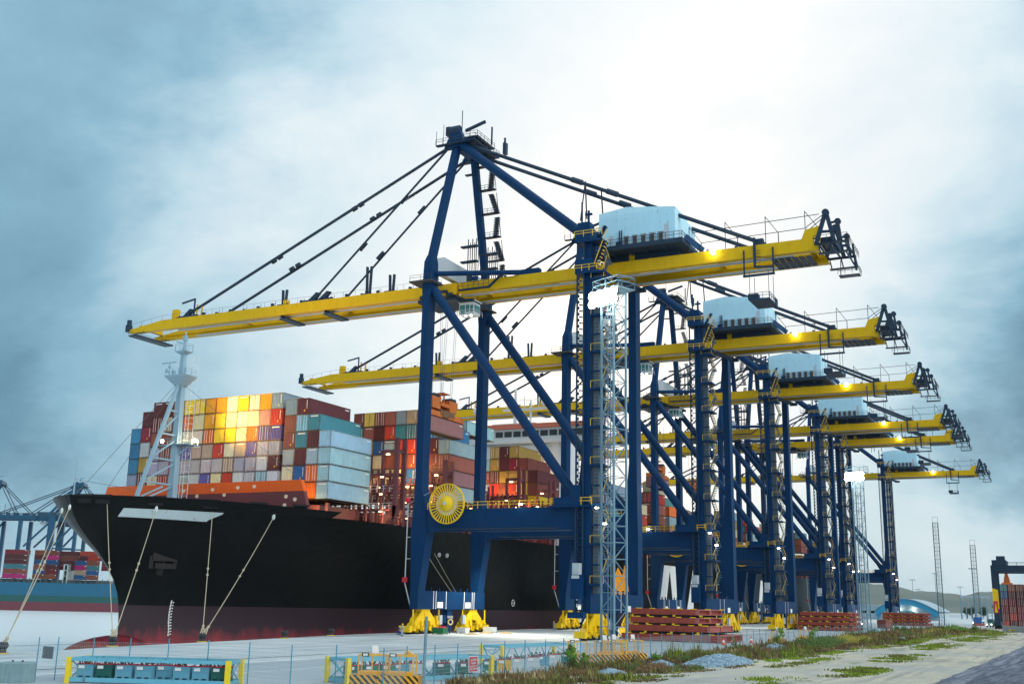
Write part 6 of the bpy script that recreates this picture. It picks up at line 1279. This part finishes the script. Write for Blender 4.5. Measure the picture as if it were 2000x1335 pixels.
far_crane(-569, 585, 'far blue crane whose apex rises beside the black bow tip'); far_crane(-622, 556, 'far blue crane at the left frame edge, mostly its sloping stays showing')
# ================================================================ VEGETATION AND STONES
GR = [paint('grass fresh', (.19, .27, .018), .8, .4, 0, scale=.3), paint('grass olive', (.15, .16, .035), .85, .4, 0, scale=.3), paint('grass dry', (.24, .17, .075), .9, .4, 0, scale=.3), paint('grass straw', (.42, .34, .17), .9, .4, 0, scale=.3), paint('weed brown', (.13, .09, .045), .9, .4, 0, scale=.3)]
r_ = random.Random(21)
def blades(q, x, y, z, h, n, m, spread, w_=.05):
    for _ in range(n):
        a = r_.uniform(0, 6.283); bx, by = x + r_.gauss(0, spread), y + r_.gauss(0, spread); l = h * r_.uniform(.5, 1.15); dx, dy = math.cos(a) * l * r_.uniform(.1, .5), math.sin(a) * l * r_.uniform(.1, .5); ww = w_ * r_.uniform(.6, 1.4); cx, cy = -math.sin(a) * ww, math.cos(a) * ww
        q.add([(bx - cx, by - cy, z), (bx + cx, by + cy, z), (bx + dx * .45 + cx * .7, by + dy * .45 + cy * .7, z + l * .6), (bx + dx * .45 - cx * .7, by + dy * .45 - cy * .7, z + l * .6), (bx + dx, by + dy, z + l)], [(0, 1, 2, 3), (3, 2, 4)], m)
def edgeline(y): return tab([(55, 65), (64, 67.5), (75, 68.6), (100, 68.2), (126, 69), (150, 70), (190, 72), (230, 71), (300, 74), (345, 80)], y)
q = MB()
for i in range(9500):
    y = 63.5 + 282 * r_.random() ** 1.9; x0 = 59.3; x = x0 + (edgeline(y) - x0) * r_.random(); e = (x - x0) / (edgeline(y) - x0)
    nz = noise.noise((x * .22, y * .09, 3)) + .5 * noise.noise((x * .7, y * .35, 8))
    if abs(x - 65) < 2.6 and abs(y - 101) < 7 and nz < .5: continue
    nf = noise.noise((x * .3, y * .12, 14)); m = 0 if (e > .8 and nf > -.05) or nz > .55 else (1 if nz > .12 else (4 if nz > -.12 else (2 if nz > -.38 else 3)))
    h = (.25 + .55 * (1 - e)) * (1.25 + nz * .6) * (1.0 if y < 190 else 1.3)
    if e > .8: h *= .45
    if noise.noise((x * .45, y * .2, 31)) < -.12 and e > .25: continue
    if r_.random() < .05: h *= 1.8
    if y < 105: h *= .62 + .25 * noise.noise((x * .6, y * .4, 2)); m = m if r_.random() < .45 else r_.choice((1, 4, 2, 4))
    blades(q, x, y, dz(x, y), max(.12, h), 7, m, .16 + y * .0012, .03 + y * .00035)
tag(q.build('grass', GR), kind='stuff')
q = MB()
for cx_, cy_, rx, ry, n in ((75.5, 84, 2.2, 5, 260), (78.6, 103, 2.6, 7, 420), (77.6, 96, 2.0, 4, 160), (77.4, 136, 2.6, 15, 620), (76.2, 186, 3.0, 22, 700), (76.8, 242, 4, 30, 600), (75.5, 300, 6, 34, 600), (70.8, 118, .9, 18, 200)):
    for _ in range(n):
        a, t = r_.uniform(0, 6.283), r_.random() ** .6; x, y = cx_ + rx * t * math.cos(a), cy_ + ry * t * math.sin(a)
        if noise.noise((x * .5, y * .16, 5)) < -.22 + .5 * t * t + r_.uniform(-.12, .12): continue
        blades(q, x, y, dz(x, y), .16, 6, 0 if noise.noise((x * .4, y * .2, 9)) > -.1 else 1, .3 + y * .001, .04 + y * .0004)
tag(q.build('low_grass', GR), kind='stuff')
LEAF = [paint('leaf fresh', (.11, .25, .025), .7, .45, 0, scale=.8), paint('leaf dark', (.075, .13, .03), .8, .4, 0, scale=.8), paint('leaf brown', (.17, .105, .045), .85, .4, 0, scale=.8), paint('leaf yellow', (.30, .27, .045), .8, .4, 0, scale=.8)]
def shrub(x, y, w_, d, h, mi, lab, n=420, s=.09, tall=False):
    t = thing('shrub', lab, 'shrub', (x, y, dz(x, y) - .03), 0, 'shrubs along the fence'); q = MB(); rr = random.Random(int(x * 31 + y * 7))
    for k in range(7): q.tube((rr.uniform(-.1, .1) * w_, rr.uniform(-.1, .1) * d, 0), (rr.uniform(-.4, .4) * w_, rr.uniform(-.4, .4) * d, h * rr.uniform(.5, .92)), .03, .012, 5)
    q.build('stem', BARK, t); q = MB(); K = 9 if not tall else 8
    for k in range(K):
        if tall: c = (rr.uniform(-.28, .28) * w_, rr.uniform(-.3, .3) * d, h * (.2 + .72 * k / K)); e = 1.1 - .7 * k / K; leaf_blob(q, c, w_ * .30 * e, d * .32 * e, h * .13, n // K, s, rr, mi if rr.random() < .75 else 1)
        else: a = rr.uniform(0, 6.28); u = rr.random() ** .5 * .8; c = (math.cos(a) * u * w_ * .5, math.sin(a) * u * d * .5, h * rr.uniform(.2, .72) * (1 - .4 * u)); leaf_blob(q, c, w_ * .22, d * .22, h * .30, n // K, s, rr, mi if rr.random() < .7 else rr.choice((1, 2, mi)))
    q.build('foliage', LEAF, t)
shrub(59.6, 82.2, 1.3, 1.3, 2.3, 0, 'tall leafy green shrub growing through the fence left of the yellow cages', 620, .10, True); shrub(59.9, 84.6, 1.1, 1.2, 1.6, 0, 'lower green shrub right beside the tall leafy one', 420, .09, True); shrub(61.0, 87, 1.0, 1.0, .8, 3, 'small bright yellow green tuft below the leafy shrub', 300, .07)
shrub(60.9, 99, 1.2, 1.4, 1.1, 0, 'bright green feathery bush left of the stone heap', 480, .08, True); shrub(61.8, 103.5, 1.8, 2.0, 1.1, 1, 'dark green bush behind the stone heap', 420, .09); shrub(60.3, 112, 2.2, 3.0, 1.0, 1, 'dark low bush at the fence above the stone heap', 420, .09); shrub(62.4, 112.0, 2.0, 2.4, .75, 0, 'round fresh green bush beyond the stone heap', 480, .08)
shrub(62.8, 126, 4.4, 8, 1.3, 2, 'reddish brown bush spreading left of the second stone heap', 1500, .09); shrub(60.2, 128, .9, .9, 2.3, 0, 'thin pale green sapling at the fence right of the cone', 130, .09, True); shrub(60.1, 150, 1.6, 2, 3.0, 0, 'tall green sapling above the big bush, left one', 320, .13, True); shrub(61.5, 165, 1.9, 2.2, 2.9, 0, 'tall green sapling with yellowish leaves, right one', 340, .13, True)
shrub(64.2, 156, 6.5, 20, 1.9, 1, 'long olive bush in the middle of the verge', 3200, .13); shrub(64.6, 178, 6.0, 18, 1.7, 3, 'yellowish bush right of the long olive one', 2400, .14); shrub(64.5, 202, 6.0, 18, 1.6, 2, 'brown bush in front of the second light tower', 2200, .15); shrub(63.5, 236, 6, 22, 1.9, 2, 'dark brown bush below the parked car', 2200, .18); shrub(62.0, 250, 2.5, 4, 3.0, 1, 'dark green bush by the fence right of the car', 500, .2)
shrub(65, 286, 7, 26, 1.6, 3, 'yellow green bush far along the fence', 1500, .2); shrub(67.0, 318, 6, 14, 1.9, 0, 'green bush near the far end of the fence', 1200, .2); shrub(71.0, 330, 3, 6, 2.2, 1, 'small dark bush at the fence end beside the track', 500, .2)
shrub(61.5, 68, 2.4, 4, .75, 2, 'dry brown weed clump at the near fence right of the sign', 900, .07); shrub(63.2, 76, 3, 6, .85, 2, 'wide dry weed clump in the foreground verge', 1300, .07); shrub(64.5, 86, 3.4, 7, .9, 2, 'brown weed thicket in front of the yellow cages', 1500, .08); shrub(66.0, 92, 2.6, 5, .55, 1, 'low green weeds along the track in the foreground', 800, .07)
STN = paint('blue grey stone', (.28, .39, .47), .85, .5, .1, scale=1.5)
def stones(x, y, rx, ry, h, n, lab, s=.16):
    q = MB(); rr = random.Random(int(x * 17 + y))
    for _ in range(n):
        a, t = rr.uniform(0, 6.283), rr.random() ** .5; u, v = rx * t * math.cos(a), ry * t * math.sin(a); c = Vector((u, v, h * (1 - t ** 1.6) * rr.uniform(.75, 1.05))); e = s * rr.uniform(.5, 1.5)
        p = [c + Vector((rr.uniform(.6, 1.2) * e * i, rr.uniform(.6, 1.2) * e * j, rr.uniform(.5, 1.0) * e * k_)) for k_ in (-1, 1) for i, j in ((-1, -1), (1, -1), (1, 1), (-1, 1))]; q.hexa(p)
    tag(q.build('stone_heap', STN, None, False, (x, y, dz(x, y))), lab, 'stone heap', 'heaps of broken stone on the verge')
stones(65.4, 104, 2.3, 8, .75, 1500, 'largest heap of blue grey broken stone beside the track'); stones(62.2, 139, 1.5, 5, .9, 500, 'smaller heap of broken stone between the brown and olive bushes'); stones(64.2, 79, 1.0, 2.2, .45, 360, 'nearest grey stone heap among the foreground weeds', .13); stones(63.6, 92.5, 1.1, 2.6, .6, 420, 'grey stone heap half hidden by weeds left of the largest one', .13)
q = MB(); q.hexa([(-.7, -.5, 0), (.6, -.6, 0), (.8, .5, 0), (-.6, .6, 0), (-.4, -.3, .75), (.4, -.2, .85), (.5, .3, .6), (-.4, .35, .7)]); tag(q.build('boulder', STN, None, False, (67.9, 209, 0)), 'single pale boulder at the edge of the track', 'boulder')

# ================================================================ AIR
hz = MB().box(-9600, 6600, -700, 9800, -11, 210).build('haze', []); hz.data.materials.clear()
hm = bpy.data.materials.new('haze air'); hm.use_nodes = True; hn = hm.node_tree; hn.nodes.clear()
pv = hn.nodes.new('ShaderNodeVolumePrincipled'); pv.inputs['Color'].default_value = (.92, .95, 1, 1); pv.inputs['Density'].default_value = 2.0e-5
ho = hn.nodes.new('ShaderNodeOutputMaterial'); hn.links.new(pv.outputs[0], ho.inputs['Volume']); hz.data.materials.append(hm); tag(hz, kind='stuff')
